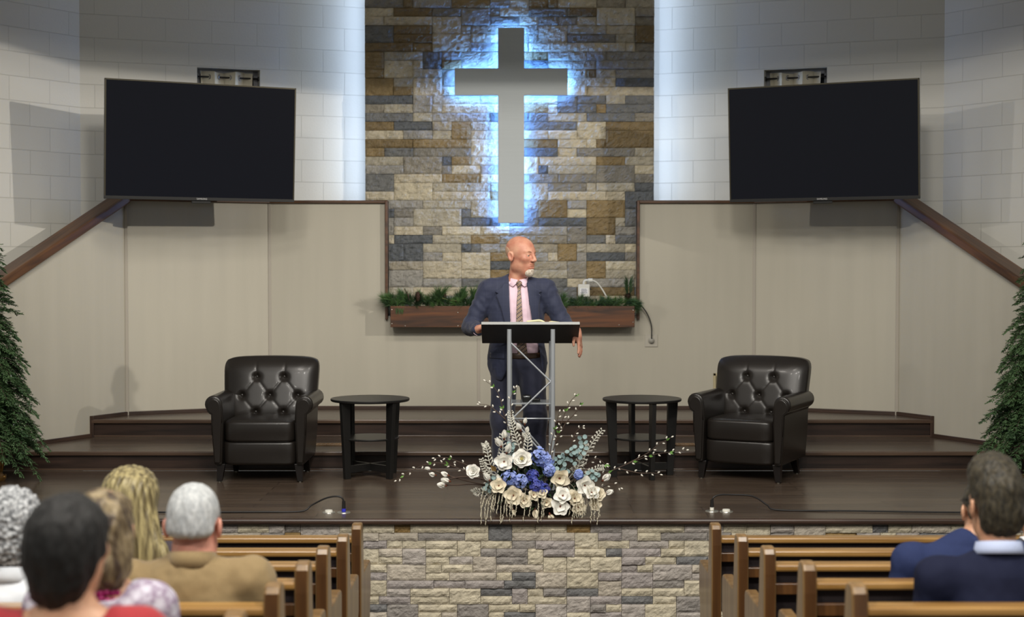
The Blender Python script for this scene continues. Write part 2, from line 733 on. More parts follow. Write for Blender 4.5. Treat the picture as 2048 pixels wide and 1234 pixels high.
# seam battens and corner beads painted like the wall
m_seam = mat("seam_paint", lin(172, 165, 153), 0.6)
Z2 = 0.298
for k, (px, py, z0, z1) in enumerate([(-0.30, GB[1] - 0.002, Z2, SILL - 0.2), (GB[0] + 0.01, GB[1] - 0.004, Z2, TOP), (-GB[0] - 0.01, GB[1] - 0.004, Z2, TOP),
                                      (GL[0] + 0.012, GL[1] - 0.006, Z2, TOP), (-GL[0] - 0.012, GL[1] - 0.006, Z2, TOP)]):
    strip("trim_%d" % (9 + k), (px, py, z0), (px, py, z1), 0.008, 0.026, m_seam, up=(1, 0, 0))

# ------------------------------------------------------------------ ledge stone


def stone_mat(name, ramp):
    m, nt, b = newmat(name)
    geo = node(nt, 'ShaderNodeNewGeometry')
    cr = node(nt, 'ShaderNodeValToRGB')
    cr.color_ramp.interpolation = 'CONSTANT'
    el = cr.color_ramp.elements
    el[0].position = 0.0
    el[0].color = ramp[0][1]
    el[1].position = ramp[1][0]
    el[1].color = ramp[1][1]
    for p, c in ramp[2:]:
        e = el.new(p)
        e.color = c
    nt.links.new(geo.outputs['Random Per Island'], cr.inputs[0])
    nz = node(nt, 'ShaderNodeTexNoise')
    nz.inputs['Scale'].default_value = 14
    nz.inputs['Detail'].default_value = 8
    nz.inputs['Roughness'].default_value = 0.65
    tc = node(nt, 'ShaderNodeTexCoord')
    nt.links.new(tc.outputs['Object'], nz.inputs['Vector'])
    mr = node(nt, 'ShaderNodeMapRange')
    mr.inputs['From Min'].default_value = 0.3
    mr.inputs['From Max'].default_value = 0.7
    mr.inputs['To Min'].default_value = 0.74
    mr.inputs['To Max'].default_value = 1.16
    nt.links.new(nz.outputs[0], mr.inputs[0])
    mx_ = node(nt, 'ShaderNodeMix', data_type='RGBA', blend_type='MULTIPLY')
    mx_.inputs['Factor'].default_value = 1.0
    nt.links.new(cr.outputs[0], mx_.inputs['A'])
    nt.links.new(mr.outputs[0], mx_.inputs['B'])
    nt.links.new(mx_.outputs['Result'], b.inputs['Base Color'])
    b.inputs['Roughness'].default_value = 0.6
    n2 = node(nt, 'ShaderNodeTexNoise')
    n2.inputs['Scale'].default_value = 55
    n2.inputs['Detail'].default_value = 7
    n2.inputs['Roughness'].default_value = 0.6
    nt.links.new(tc.outputs['Object'], n2.inputs['Vector'])
    add_bump(nt, b, n2.outputs[0], 0.85, 0.012)
    return m


def ledge_stone(name, x0, x1, z0, z1, y, u, cell, m, seed, lens, tall=0.22, back=0.05, rough=0.009):
    rnd = random.Random(seed)
    nz = int(math.ceil((z1 - z0) / u))
    nx = int(round((x1 - x0) / cell))
    cw_ = (x1 - x0) / nx
    occ = [[False] * nx for _ in range(nz)]
    mb = MB()
    gap = 0.0012
    for r in range(nz):
        c = 0
        while c < nx:
            if occ[r][c]:
                c += 1
                continue
            L = rnd.choice(lens)
            n = 0
            while n < L and c + n < nx and not occ[r][c + n]:
                n += 1
            h = 1
            if r + 1 < nz and rnd.random() < tall and n >= 2 and n <= 5 and not any(occ[r + 1][c:c + n]):
                h = 2
            rest = 0
            while c + n + rest < nx and not occ[r][c + n + rest]:
                rest += 1
            if rest == 1:
                n += 1
                if h == 2 and occ[r + 1][c + n - 1]:
                    h = 1
            for rr in range(r, r + h):
                for cc in range(c, c + n):
                    occ[rr][cc] = True
            xa, xb = x0 + c * cw_ + gap, x0 + (c + n) * cw_ - gap
            za, zb = z0 + r * u + gap, min(z1, z0 + (r + h) * u) - gap
            dep = rnd.uniform(0.0, 0.016)
            tx, tz = rnd.uniform(-0.02, 0.02), rnd.uniform(-0.04, 0.04)
            gx, gz = max(3, int((xb - xa) / 0.016)), max(3, int((zb - za) / 0.014))
            sx = rnd.uniform(0, 100)
            vs, fs = [], []
            for j in range(gz + 1):
                for i in range(gx + 1):
                    px = xa + (xb - xa) * i / gx
                    pz = za + (zb - za) * j / gz
                    edge = min(i, gx - i, j, gz - j)
                    d = dep + tx * (px - (xa + xb) / 2) + tz * (pz - (za + zb) / 2)
                    d += rough * noise.fractal(Vector((px * 26 + sx, sx, pz * 34)), 0.9, 2.1, 4)
                    if edge == 0:
                        d -= 0.006
                    vs.append((px, y - d, pz))
            W = gx + 1
            for j in range(gz):
                for i in range(gx):
                    fs.append((j * W + i, j * W + i + 1, (j + 1) * W + i + 1, (j + 1) * W + i))
            rim = [i for i in range(W)] + [j * W + gx for j in range(1, gz + 1)] + [gz * W + i for i in range(gx - 1, -1, -1)] + [j * W for j in range(gz - 1, 0, -1)]
            nb = len(vs)
            for i in rim:
                p = vs[i]
                vs.append((p[0], y + back, p[2]))
            for i in range(len(rim)):
                j = (i + 1) % len(rim)
                fs.append((rim[j], rim[i], nb + i, nb + j))
            mb.add(vs, fs)
            c += n
    return tag(mb.build(name, m), kind='structure')


m_stone = stone_mat("ledge_stone_wall", [
    (0.0, lin(190, 180, 156)), (0.16, lin(154, 151, 143)), (0.29, lin(124, 106, 72)), (0.38, lin(112, 113, 111)),
    (0.46, lin(172, 165, 146)), (0.59, lin(132, 128, 118)), (0.69, lin(198, 188, 162)), (0.78, lin(92, 96, 99)),
    (0.85, lin(142, 122, 84)), (0.92, lin(144, 138, 124)), (0.96, lin(160, 152, 134))])
m_stone_f = stone_mat("ledge_stone_front", [
    (0.0, lin(204, 194, 170)), (0.24, lin(180, 172, 164)), (0.38, lin(196, 186, 162)), (0.54, lin(150, 144, 138)),
    (0.66, lin(192, 182, 166)), (0.78, lin(118, 118, 118)), (0.86, lin(166, 158, 154)), (0.95, lin(150, 122, 74))])
ledge_stone("wall_stone", -1.342, 1.297, 1.0, 4.64, 13.555, 0.0795, 0.0885, m_stone, 4, [1, 2, 2, 3, 3, 4, 4, 5, 6], 0.26)
# backing board that carries the stone veneer
m_board = mat("backing_board", lin(120, 116, 110), 0.8)
tag(MB().box((-0.022, 13.70, 2.82), (2.50, 0.20, 3.63)).build("wall_stone_backing", m_board), kind='structure')
# blue light strips behind both edges of the stone panel
m_blue = emit("blue_strip_glow", (0.45, 0.62, 1.0, 1), 3.0)
for s, nm in ((-1, "left"), (1, "right")):
    xx = -0.0225 + s * 1.262
    o = MB().box((xx, 13.63, 3.35), (0.016, 0.02, 2.44)).build("light_strip", m_blue)
    tag(o, "blue light strip behind the %s edge of the tall stone panel" % nm, "light strip", "light strips behind the stone panel")
    area("blue_strip_lamp_%s" % nm, (xx + s * 0.010, 13.63, 3.35), (xx + s * 2, 13.63, 3.35), 8.2, (0.58, 0.74, 1.0), 0.02, 2.44)

# ------------------------------------------------------------------ stage floor and steps


def plank_mat(name, c1, c2, cm, rough):
    m, nt, b = newmat(name)
    v = coords(nt)
    br = node(nt, 'ShaderNodeTexBrick')
    br.offset = 0.37
    br.inputs['Scale'].default_value = 1.0
    br.inputs['Mortar Size'].default_value = 0.0022
    br.inputs['Brick Width'].default_value = 1.25
    br.inputs['Row Height'].default_value = 0.125
    br.inputs['Color1'].default_value = c1
    br.inputs['Color2'].default_value = c2
    br.inputs['Mortar'].default_value = cm
    nt.links.new(v, br.inputs['Vector'])
    g = node(nt, 'ShaderNodeTexNoise')
    g.inputs['Scale'].default_value = 1.0
    g.inputs['Detail'].default_value = 8
    nt.links.new(coords(nt, (2.2, 55, 30)), g.inputs['Vector'])
    mr = node(nt, 'ShaderNodeMapRange')
    mr.inputs['From Min'].default_value = 0.3
    mr.inputs['From Max'].default_value = 0.7
    mr.inputs['To Min'].default_value = 0.65
    mr.inputs['To Max'].default_value = 1.3
    nt.links.new(g.outputs[0], mr.inputs[0])
    mm = node(nt, 'ShaderNodeMix', data_type='RGBA', blend_type='MULTIPLY')
    mm.inputs['Factor'].default_value = 1.0
    nt.links.new(br.outputs['Color'], mm.inputs['A'])
    nt.links.new(mr.outputs[0], mm.inputs['B'])
    nt.links.new(mm.outputs['Result'], b.inputs['Base Color'])
    b.inputs['Roughness'].default_value = rough
    b.inputs['Specular IOR Level'].default_value = 0.5
    add_bump(nt, b, g.outputs[0], 0.10, 0.002)
    return m


m_plank = plank_mat("dark_laminate", lin(92, 78, 66), lin(76, 64, 55), lin(34, 27, 23), 0.27)
m_riser = wood("dark_riser", lin(34, 25, 21), lin(62, 46, 38), 0, 0.38, 0.8)
m_nose = wood("stair_nosing", lin(70, 54, 44), lin(92, 74, 60), 0, 0.3)


def side_x(Y):
    """inner face of the side half wall at depth Y (left, negative)"""
    if Y >= GL[1]:
        t = (Y - GL[1]) / (GB[1] - GL[1])
        return GL[0] + t * (GB[0] - GL[0])
    return GL[0] + dl.x / dl.y * (Y - GL[1])


EDGE = 9.28
Y1, Y2 = 11.47, 12.43
H1, H2 = 0.149, 0.298
ysd = GLF[1]


def slab(name, pts, z0, z1, m):
    return tag(MB().prism(pts, 2, z0, z1).build(name, m), kind='structure')


xs1, xs2 = side_x(Y1), side_x(Y2)
slab("floor_stage", [(-6.2, EDGE), (6.2, EDGE), (6.2, 9.4), (-side_x(ysd), ysd), (-xs1, Y1), (xs1, Y1), (side_x(ysd), ysd), (-6.2, 9.4)], -0.035, 0.0, m_plank)
slab("floor_lower_step", [(xs1, Y1), (-xs1, Y1), (-xs2, Y2), (xs2, Y2)], H1 - 0.03, H1, m_plank)
slab("floor_upper_step", [(xs2, Y2), (-xs2, Y2), (-GL[0], GL[1]), (-GB[0], GB[1]), GB, GL], H2 - 0.03, H2, m_plank)
for k, (yy, z0, z1, xw) in enumerate([(Y1, 0.0, H1 - 0.03, xs1), (Y2, H1, H2 - 0.03, xs2)]):
    tag(MB().box((0, yy + 0.03, (z0 + z1) / 2), (-2 * xw, 0.02, z1 - z0)).build("wall_riser_%s" % ("lower", "upper")[k], m_riser), kind='structure')
    tag(MB().box((0, yy + 0.012, z1 + 0.0155), (-2 * xw - 0.01, 0.05, 0.033)).build("trim_%d" % (14 + k), m_nose, bevel=0.008), kind='structure')
    tag(MB().box((0, yy + 0.013, z0 + 0.008), (-2 * xw - 0.02, 0.016, 0.016)).build("trim_%d" % (16 + k), m_nose, bevel=0.004), kind='structure')
# stage nosing
tag(MB().box((0, EDGE + 0.008, -0.016), (12.4, 0.05, 0.036)).build("trim_18", m_dark_trim, bevel=0.012), kind='structure')
ledge_stone("wall_stage_front", -5.2, 5.2, -0.90, -0.035, EDGE + 0.032, 0.0505, 0.0495, m_stone_f, 11, [2, 3, 4, 4, 5, 6, 3], 0.30, rough=0.006)
tag(MB().box((0, EDGE + 0.16, -0.47), (12.4, 0.1, 0.86)).build("wall_stage_backing", m_board), kind='structure')

# baseboards at the foot of the half walls
BZ = 0.032
strip("baseboard_back", (GB[0], GB[1] - 0.008, H2 + BZ / 2), (-GB[0], GB[1] - 0.008, H2 + BZ / 2), 0.016, BZ, m_dark_trim)
for s, nm in ((1, "left"), (-1, "right")):
    strip("baseboard_%s" % nm, (s * GB[0], GB[1] - 0.009, H2 + BZ / 2), (s * GL[0], GL[1] - 0.009, H2 + BZ / 2), 0.016, BZ, m_dark_trim)
    nx_, ny_ = 0.007 * s, -0.004
    strip("baseboard_upper_side_%s" % nm, (s * GL[0] + nx_, GL[1] + ny_, H2 + BZ / 2), (s * xs2 + nx_, Y2 + ny_, H2 + BZ / 2), 0.016, BZ, m_dark_trim)
    strip("baseboard_lower_side_%s" % nm, (s * xs2 + nx_, Y2 + ny_, H1 + BZ / 2), (s * xs1 + nx_, Y1 + ny_, H1 + BZ / 2), 0.016, BZ, m_dark_trim)
    strip("baseboard_step_end_%s" % nm, (s * xs2 + s * 0.012, Y2 - 0.004, H1), (s * xs2 + s * 0.012, Y2 - 0.004, H2 + BZ), 0.016, BZ, m_dark_trim, up=(1, 0, 0))
    strip("baseboard_stage_side_%s" % nm, (s * xs1 + nx_, Y1 + ny_, BZ / 2), (s * side_x(ysd) + nx_, ysd + ny_, BZ / 2), 0.016, BZ, m_dark_trim)

# sloping hall floor
m_carpet = mat("hall_carpet", lin(70, 62, 58), 0.95, var=0.15, vscale=(60, 60, 60))


def nave_z(Y):
    return -0.705 + 0.11 * (8.01 - Y)


mb = MB()
mb.add([(-7, 2.2, nave_z(2.2)), (7, 2.2, nave_z(2.2)), (7, 9.36, nave_z(9.36)), (-7, 9.36, nave_z(9.36)),
        (-7, 2.2, nave_z(2.2) - .1), (7, 2.2, nave_z(2.2) - .1), (7, 9.36, nave_z(9.36) - .1), (-7, 9.36, nave_z(9.36) - .1)],
       [(0, 1, 2, 3), (4, 7, 6, 5), (0, 4, 5, 1), (1, 5, 6, 2), (2, 6, 7, 3), (3, 7, 4, 0)])
tag(mb.build("floor_hall", m_carpet), kind='structure')

# ------------------------------------------------------------------ windows with grommet curtains
m_wframe = mat("window_frame_paint", lin(150, 152, 158), 0.5)
m_glass = mat("window_glass_dark", lin(30, 34, 40), 0.08)
m_curtain = mat("curtain_linen", lin(196, 190, 172), 0.85, var=0.06, vscale=(120, 120, 12), bump=0.15, bscale=(200, 200, 200), bdist=0.002)
m_rod = mat("black_iron", lin(24, 22, 22), 0.45)
m_ring = mat("grommet_steel", lin(170, 172, 180), 0.3, metal=1.0)


def window(idx, p0, p1, u0, u1, nm, where):
    a = math.atan2(p1[1] - p0[1], p1[0] - p0[0])
    ca, sa = math.cos(a), math.sin(a)

    def W(u, d, z):
        return (p0[0] + ca * u - sa * d, p0[1] + sa * u + ca * d, z)
    w = u1 - u0
    z0, z1 = WIN[2], WIN[3]
    e = MB().box((w / 2, 0.155, (z0 + z1) / 2), (w, 0.02, z1 - z0)).build("window_%d" % idx, m_glass, loc=W(u0, 0, 0), rot=(0, 0, a))
    tag(e, kind='structure')
    f = MB()
    f.box((0.02, 0.13, (z0 + z1) / 2), (0.04, 0.03, z1 - z0)).box((w - 0.02, 0.13, (z0 + z1) / 2), (0.04, 0.03, z1 - z0))
    f.box((w / 2, 0.13, z1 - 0.02), (w, 0.03, 0.04)).box((w / 2, 0.13, z0 + 0.02), (w, 0.03, 0.04)).box((w / 2, 0.13, (z0 + z1) / 2), (w, 0.03, 0.03))
    f.build("window_frame", m_wframe, e)
    # rod
    rt = thing("curtain_rod", "thin black curtain rod across the window recess above %s television" % where, "curtain rod", W(u0, 0, 0), a, "curtain rods")
    zr = z1 - 0.075
    r = MB()
    r.tube([(0.003, 0.055, zr), (w - 0.003, 0.055, zr)], 0.008, 10)
    r.build("rod", m_rod, rt, smooth=True)
    for xx in (0.006, w - 0.006):
        MB().box((xx, 0.055, zr), (0.012, 0.04, 0.04)).build("bracket", m_rod, rt, bevel=0.004)
    # curtain weaving in front of and behind the rod
    ct = thing("curtain", "cream grommet curtain hanging in the recess above %s television" % where, "curtain", W(u0, 0, 0), a, "grommet curtains")
    nwv = 2.5
    span0, span1 = 0.03, w - 0.07

    def surf(s, t):
        x = span0 + (span1 - span0) * s
        ph = s * nwv * 2 * math.pi + 0.5
        y = 0.055 + 0.036 * math.sin(ph)
        z = z1 - 0.028 - t * (z1 - z0 - 0.05)
        if t == 0:
            z += 0.008 * math.sin(s * 9 + 1)
        return (x + 0.012 * math.sin(2 * ph) + 0.006 * math.sin(7 * t + s * 3), y + 0.004 * math.sin(t * 9 + s * 20), z)
    cl = MB().grid(surf, 90, 14).build("cloth", m_curtain, ct, smooth=True)
    so = cl.modifiers.new('thick', 'SOLIDIFY')
    so.thickness = 0.003
    for q in range(5):
        ph = (q + 0.0) * math.pi - 0.5
        s = (ph + (math.pi if q == 0 else 0)) / (nwv * 2 * math.pi) if q == 0 else ph / (nwv * 2 * math.pi)
        s = min(max(s, 0.02), 0.98)
        x, y, z = surf(s, 0.05)
        rr = MB()
        pts = [(0.02 * math.cos(t), 0, 0.02 * math.sin(t)) for t in [2 * math.pi * i / 16 for i in range(17)]]
        rr.tube(pts, 0.005, 6, caps=False)
        slope = math.cos(s * nwv * 2 * math.pi + 0.5)
        rr.build("grommet", m_ring, ct, smooth=True, loc=(x, 0.055, zr), rot=(0, 0, R(60) * (1 if slope > 0 else -1)))


window(1, CL, CB, WIN[0], WIN[1], "left", "the left")
window(2, mx(CB), mx(CL), LW - WIN[1], LW - WIN[0], "right", "the right")

# ================================================================== fittings on the walls
m_beige_metal = mat("register_beige", lin(178, 166, 132), 0.45)
m_slot = mat("register_slot_dark", lin(40, 36, 30), 0.7)
m_wood_vent = wood("vent_oak", lin(120, 92, 62), lin(160, 128, 92), 0, 0.5)

for s, nm in ((-1, "left"), (1, "right")):
    t = thing("wall_register", "beige wall register with upright louvres behind the %s armchair" % nm, "vent", (s * 1.98, GB[1], 0.45), 0, "wall registers")
    w, h = 0.33, 0.175
    f = MB()
    f.box((0, -0.008, 0.012), (w, 0.014, 0.024)).box((0, -0.008, h - 0.012), (w, 0.014, 0.024))
    f.box((-w / 2 + 0.012, -0.008, h / 2), (0.024, 0.014, h)).box((w / 2 - 0.012, -0.008, h / 2), (0.024, 0.014, h))
    f.build("frame", m_beige_metal, t, bevel=0.003)
    MB().box((0, -0.002, h / 2), (w - 0.04, 0.003, h - 0.04)).build("backing", m_slot, t)
    sl = MB()
    for k in range(22):
        sl.box((-w / 2 + 0.032 + k * (w - 0.064) / 21, -0.008, h / 2), (0.0045, 0.008, h - 0.044))
    sl.build("louvres", m_beige_metal, t)
    t = thing("floor_register", "wooden floor register set in the lower step beside the %s armchair" % nm, "vent", (s * 1.47, 11.90, H1), 0, "floor registers")
    w, d = 0.34, 0.13
    f = MB()
    f.box((0, -d / 2 + 0.01, 0.004), (w, 0.02, 0.008)).box((0, d / 2 - 0.01, 0.004), (w, 0.02, 0.008))
    f.box((-w / 2 + 0.01, 0, 0.004), (0.02, d, 0.008)).box((w / 2 - 0.01, 0, 0.004), (0.02, d, 0.008))
    f.build("frame", m_wood_vent, t, bevel=0.002)
    sl = MB().box((0, 0, 0.001), (w - 0.04, d - 0.04, 0.002))
    for k in range(9):
        sl.box((-w / 2 + 0.035 + k * (w - 0.07) / 8, 0, 0.004), (0.012, d - 0.04, 0.005))
    sl.build("slats", m_wood_vent, t)

# ------------------------------------------------------------------ backlit cross
m_cross = mat("brushed_silver", lin(170, 176, 178), 0.5, metal=0.12, var=0.02, vscale=(2, 2, 40))
m_cross_side = mat("cross_return", lin(150, 152, 158), 0.4, metal=0.5)
m_led = emit("cool_white_led", (0.13, 0.36, 1.0, 1), 105.0)
CX0, CYF = -0.008, 13.448
t = thing("cross", "large silver cross with blue backlight on the stone wall", "cross", (CX0, CYF, 1.98))
W2, HT, AZ0, AZ1, AW = 0.119, 1.765, 1.155, 1.40, 0.511


def cross_poly(i=0.0):
    return [(-W2 + i, i), (W2 - i, i), (W2 - i, AZ0 + i), (AW - i, AZ0 + i), (AW - i, AZ1 - i), (W2 - i, AZ1 - i),
            (W2 - i, HT - i), (-W2 + i, HT - i), (-W2 + i, AZ1 - i), (-AW + i, AZ1 - i), (-AW + i, AZ0 + i), (-W2 + i, AZ0 + i)]


MB().prism(cross_poly(), 1, 0.0, 0.035).build("face", m_cross, t, bevel=0.004)
MB().prism(cross_poly(0.016), 1, 0.035, 0.06).build("back_box", m_cross_side, t)
pp = cross_poly(0.016)
led = MB()
for i in range(12):
    a, b = Vector((pp[i][0], 0.048, pp[i][1])), Vector((pp[(i + 1) % 12][0], 0.048, pp[(i + 1) % 12][1]))
    led.box((a + b) / 2, (abs(b.x - a.x) + 0.010, 0.012, abs(b.z - a.z) + 0.010))
led.build("light_strip", m_led, t)
for (x, z) in ((0, 0.3), (0, 1.5), (-0.36, 1.28), (0.36, 1.28)):
    MB().tube([(x, 0.06, z), (x, 0.076, z)], 0.012, 10).build("standoff", m_cross_side, t)

# ------------------------------------------------------------------ televisions
m_tv_body = mat("tv_plastic", lin(18, 18, 17), 0.35)
m_tv_edge = mat("tv_edge_metal", lin(58, 54, 42), 0.35, metal=0.6)
m_screen = mat("tv_screen_glass", lin(8, 9, 20), 0.10, spec=0.42)
m_logo = mat("tv_logo_silver", lin(190, 190, 190), 0.4)
TVW, TVH = 1.575, 0.955


def text_obj(name, body, size, m, parent, loc, rot, extrude=0.0006):
    cu = bpy.data.curves.new(name, 'FONT')
    cu.body = body
    cu.size = size
    cu.extrude = extrude
    cu.align_x = 'CENTER'
    cu.align_y = 'CENTER'
    o = bpy.data.objects.new(name, cu)
    o.data.materials.append(m)
    col.objects.link(o)
    bpy.context.view_layer.update()
    me = bpy.data.meshes.new_from_object(o.evaluated_get(bpy.context.evaluated_depsgraph_get()))
    bpy.data.objects.remove(o)
    o = bpy.data.objects.new(name, me)
    col.objects.link(o)
    o.parent = parent
    o.location = loc
    o.rotation_euler = rot
    return o


def television(side):
    s = -1 if side == "left" else 1
    t = thing("television", "large dark wall television on the %s, tilted towards the middle of the stage" % side, "television",
              (s * 2.555, 12.19, 2.13), 0, "televisions")
    t.rotation_euler = (R(4.2), 0, R(-s * 26.2))
    MB().box((0, 0.0, TVH / 2), (TVW, 0.028, TVH)).build("casing", m_tv_body, t, bevel=0.004)
    MB().box((0, 0.045, TVH * 0.42), (TVW * 0.72, 0.07, TVH * 0.66)).build("rear_housing", m_tv_body, t, bevel=0.015)
    f = MB()
    b = 0.011
    f.box((0, -0.016, TVH - b / 2), (TVW, 0.008, b)).box((-TVW / 2 + b / 2, -0.016, TVH / 2), (b, 0.008, TVH)).box((TVW / 2 - b / 2, -0.016, TVH / 2), (b, 0.008, TVH))
    f.build("bezel", m_tv_edge, t)
    MB().box((0, -0.017, 0.013), (TVW, 0.010, 0.026)).build("bottom_bezel", m_tv_body, t, bevel=0.002)
    MB().box((0, -0.0148, TVH / 2 + 0.006), (TVW - 0.02, 0.002, TVH - 0.036)).build("screen", m_screen, t)
    text_obj("logo", "SAMSUNG", 0.019, m_logo, t, (0, -0.0228, 0.0135), (R(90), 0, 0))
    MB().box((0, 0.004, -0.012), (0.16, 0.02, 0.028)).build("sensor_bar", m_tv_body, t, bevel=0.005)
    mb = MB()
    mb.box((0, 0.09, TVH * 0.5), (0.5, 0.03, 0.42))
    mb.tube([(-0.1, 0.10, TVH * 0.5), (0.10, 0.30, TVH * 0.5 - 0.015), (-0.02, 0.60, TVH * 0.5 - 0.04)], 0.022, 8)
    mb.build("wall_mount", m_tv_body, t)


television("left")
television("right")

# ------------------------------------------------------------------ planter, outlet, power box
m_planter = wood("stained_planter", lin(38, 22, 10), lin(104, 60, 25), 0, 0.42, 0.55, coat=0.25, knots=1.2)
m_screw = mat("screw_steel", lin(190, 186, 176), 0.35, metal=1.0)
PZ0, PZ1 = 1.048, 1.236
t = thing("planter_box", "long stained wooden planter box below the stone wall", "planter", (0.0, 13.22, PZ0))
PX0, PX1 = -1.078, 1.088
PH = PZ1 - PZ0
MB().box(((PX0 + PX1) / 2, -0.09, PH / 2), (PX1 - PX0, 0.02, PH)).build("front_board", m_planter, t, bevel=0.003)
MB().box(((PX0 + PX1) / 2, 0.09, PH / 2), (PX1 - PX0, 0.02, PH)).build("back_board", m_planter, t, bevel=0.003)
MB().box(((PX0 + PX1) / 2, 0.0, 0.012), (PX1 - PX0 - 0.04, 0.16, 0.02)).build("bottom_board", m_planter, t)
for x in (PX0 + 0.01, PX1 - 0.01):
    MB().box((x, 0, PH / 2), (0.02, 0.16, PH)).build("end_board", m_planter, t, bevel=0.003)
for (x, z) in ((PX0 + 0.012, 0.155), (PX0 + 0.012, 0.03), (PX0 + 0.13, 0.012), (-0.48, 0.13), (-0.48, 0.012), (0.95, 0.02), (PX1 - 0.014, 0.15), (PX1 - 0.014, 0.045)):
    MB().lathe([(0.0005, 0), (0.0055, 0.0005), (0.0045, 0.002), (0.0005, 0.0025)], (x, -0.1, z), 10, Matrix.Rotation(R(90), 3, 'X')).build("screw", m_screw, t, smooth=True)

m_plate = mat("outlet_plate_grey", lin(178, 173, 160), 0.45)
m_plug = mat("plug_grey", lin(150, 147, 138), 0.5)
t = thing("electrical_outlet", "square grey wall outlet with a round receptacle, right of the planter", "outlet", (1.255, GB[1], 0.863))
MB().box((0, -0.005, 0.057), (0.115, 0.01, 0.114)).build("cover_plate", m_plate, t, bevel=0.003)
MB().lathe([(0.028, 0), (0.028, 0.014), (0.025, 0.016), (0.001, 0.016)], (0, -0.009, 0.057), 24, Matrix.Rotation(R(90), 3, 'X')).build("receptacle", m_plug, t, smooth=True, angle=40)
m_cord = mat("dark_cord", lin(52, 52, 50), 0.5)
m_cord_g = mat("grey_cord", lin(120, 120, 114), 0.5)
t = thing("outlet_cable", "grey power cord arching from the planter down to the wall outlet", "cord", (1.255, GB[1], 0.92))
MB().tube(spline([(0.0, -0.035, 0.0), (0.0, -0.045, 0.05), (-0.004, -0.05, 0.14), (-0.04, -0.055, 0.24), (-0.10, -0.06, 0.32), (-0.16, -0.06, 0.36), (-0.20, -0.05, 0.37)]), 0.0055, 8).build("cable", m_cord, t, smooth=True)
MB().lathe([(0.001, 0.0), (0.019, 0.0), (0.020, 0.014), (0.012, 0.020), (0.001, 0.021)], (0, -0.0255, 0.0), 20, Matrix.Rotation(R(90), 3, 'X')).build("plug", m_plug, t, smooth=True, angle=40)

m_white_box = mat("white_plastic", lin(206, 206, 200), 0.45)
m_ink = mat("printed_ink", lin(84, 88, 104), 0.6)
t = thing("junction_box", "small white power box with a grey conduit elbow in front of the stone", "box", (0.648, 13.352, 1.314))
MB().box((0, 0, 0.056), (0.105, 0.055, 0.112)).build("housing", m_white_box, t, bevel=0.006)
lb = MB().box((0, -0.0285, 0.052), (0.072, 0.002, 0.052)).build("label_plate", mat("label_white", lin(222, 224, 228), 0.5), t)
for k, wd in enumerate((0.046, 0.05, 0.048, 0.062)):
    mb = MB()
    rnd = random.Random(k)
    x = -wd / 2
    while x < wd / 2 - 0.003:
        l = rnd.uniform(0.003, 0.009)
        mb.box((x + l / 2, -0.0298, 0.068 - k * 0.0105), (l, 0.0008, 0.0055))
        x += l + 0.0015
    mb.build("printed_line", m_ink, lb)
MB().tube(spline([(0.0, 0, 0.112), (0.002, 0, 0.135), (0.018, 0, 0.148), (0.05, 0, 0.148)], 6), 0.011, 12).build("elbow", m_white_box, t, smooth=True)
MB().tube([(0.04, 0, 0.148), (0.078, 0, 0.148)], 0.019, 14).build("coupling", m_white_box, t, smooth=True, angle=40)
MB().tube(spline([(0.078, 0, 0.148), (0.12, 0.0, 0.125), (0.17, 0.0, 0.06), (0.22, -0.02, -0.03)], 6), 0.007, 8).build("conduit", m_white_box, t, smooth=True)
MB().tube([(0.053, 0, 0.07), (0.066, 0, 0.07)], 0.008, 10).build("knob", m_rod, t, smooth=True, angle=40)
MB().box((0.0, -0.018, -0.075), (0.05, 0.022, 0.152)).build("bracket", m_rod, t)

# ------------------------------------------------------------------ tufted armchairs
m_leather = mat("espresso_leather", lin(32, 28, 25), 0.32, spec=0.45, var=0.06, vscale=(6, 6, 6), bump=0.10, bscale=(220, 220, 220), bdist=0.002, coat=0.05)
m_leg = mat("espresso_leg", lin(22, 18, 17), 0.3)
m_glide = mat("leg_glide", lin(150, 146, 136), 0.4, metal=0.8)


def rounded_block(fn_front, fn_back, nu=40, nv=36):
    """closed pillow: two deformed grids sharing a rim"""
    mb = MB()
    A = [[fn_front(i / nu, j / nv) for i in range(nu + 1)] for j in range(nv + 1)]
    Bk = [[fn_back(i / nu, j / nv) for i in range(nu + 1)] for j in range(nv + 1)]
    W = nu + 1
    vs = [p for r in A for p in r] + [p for r in Bk for p in r]
    n = W * (nv + 1)
    fs = []
    for j in range(nv):
        for i in range(nu):
            a = j * W + i
            fs.append((a, a + 1, a + W + 1, a + W))
            fs.append((n + a, n + a + W, n + a + W + 1, n + a + 1))
    for i in range(nu):
        fs.append((i + 1, i, n + i, n + i + 1))
        a = nv * W + i
        fs.append((a, a + 1, n + a + 1, n + a))
    for j in range(nv):
        a = j * W
        fs.append((a, a + W, n + a + W, n + a))
        b = a + nu
        fs.append((b + W, b, n + b, n + b + W))
    return mb.add(vs, fs)


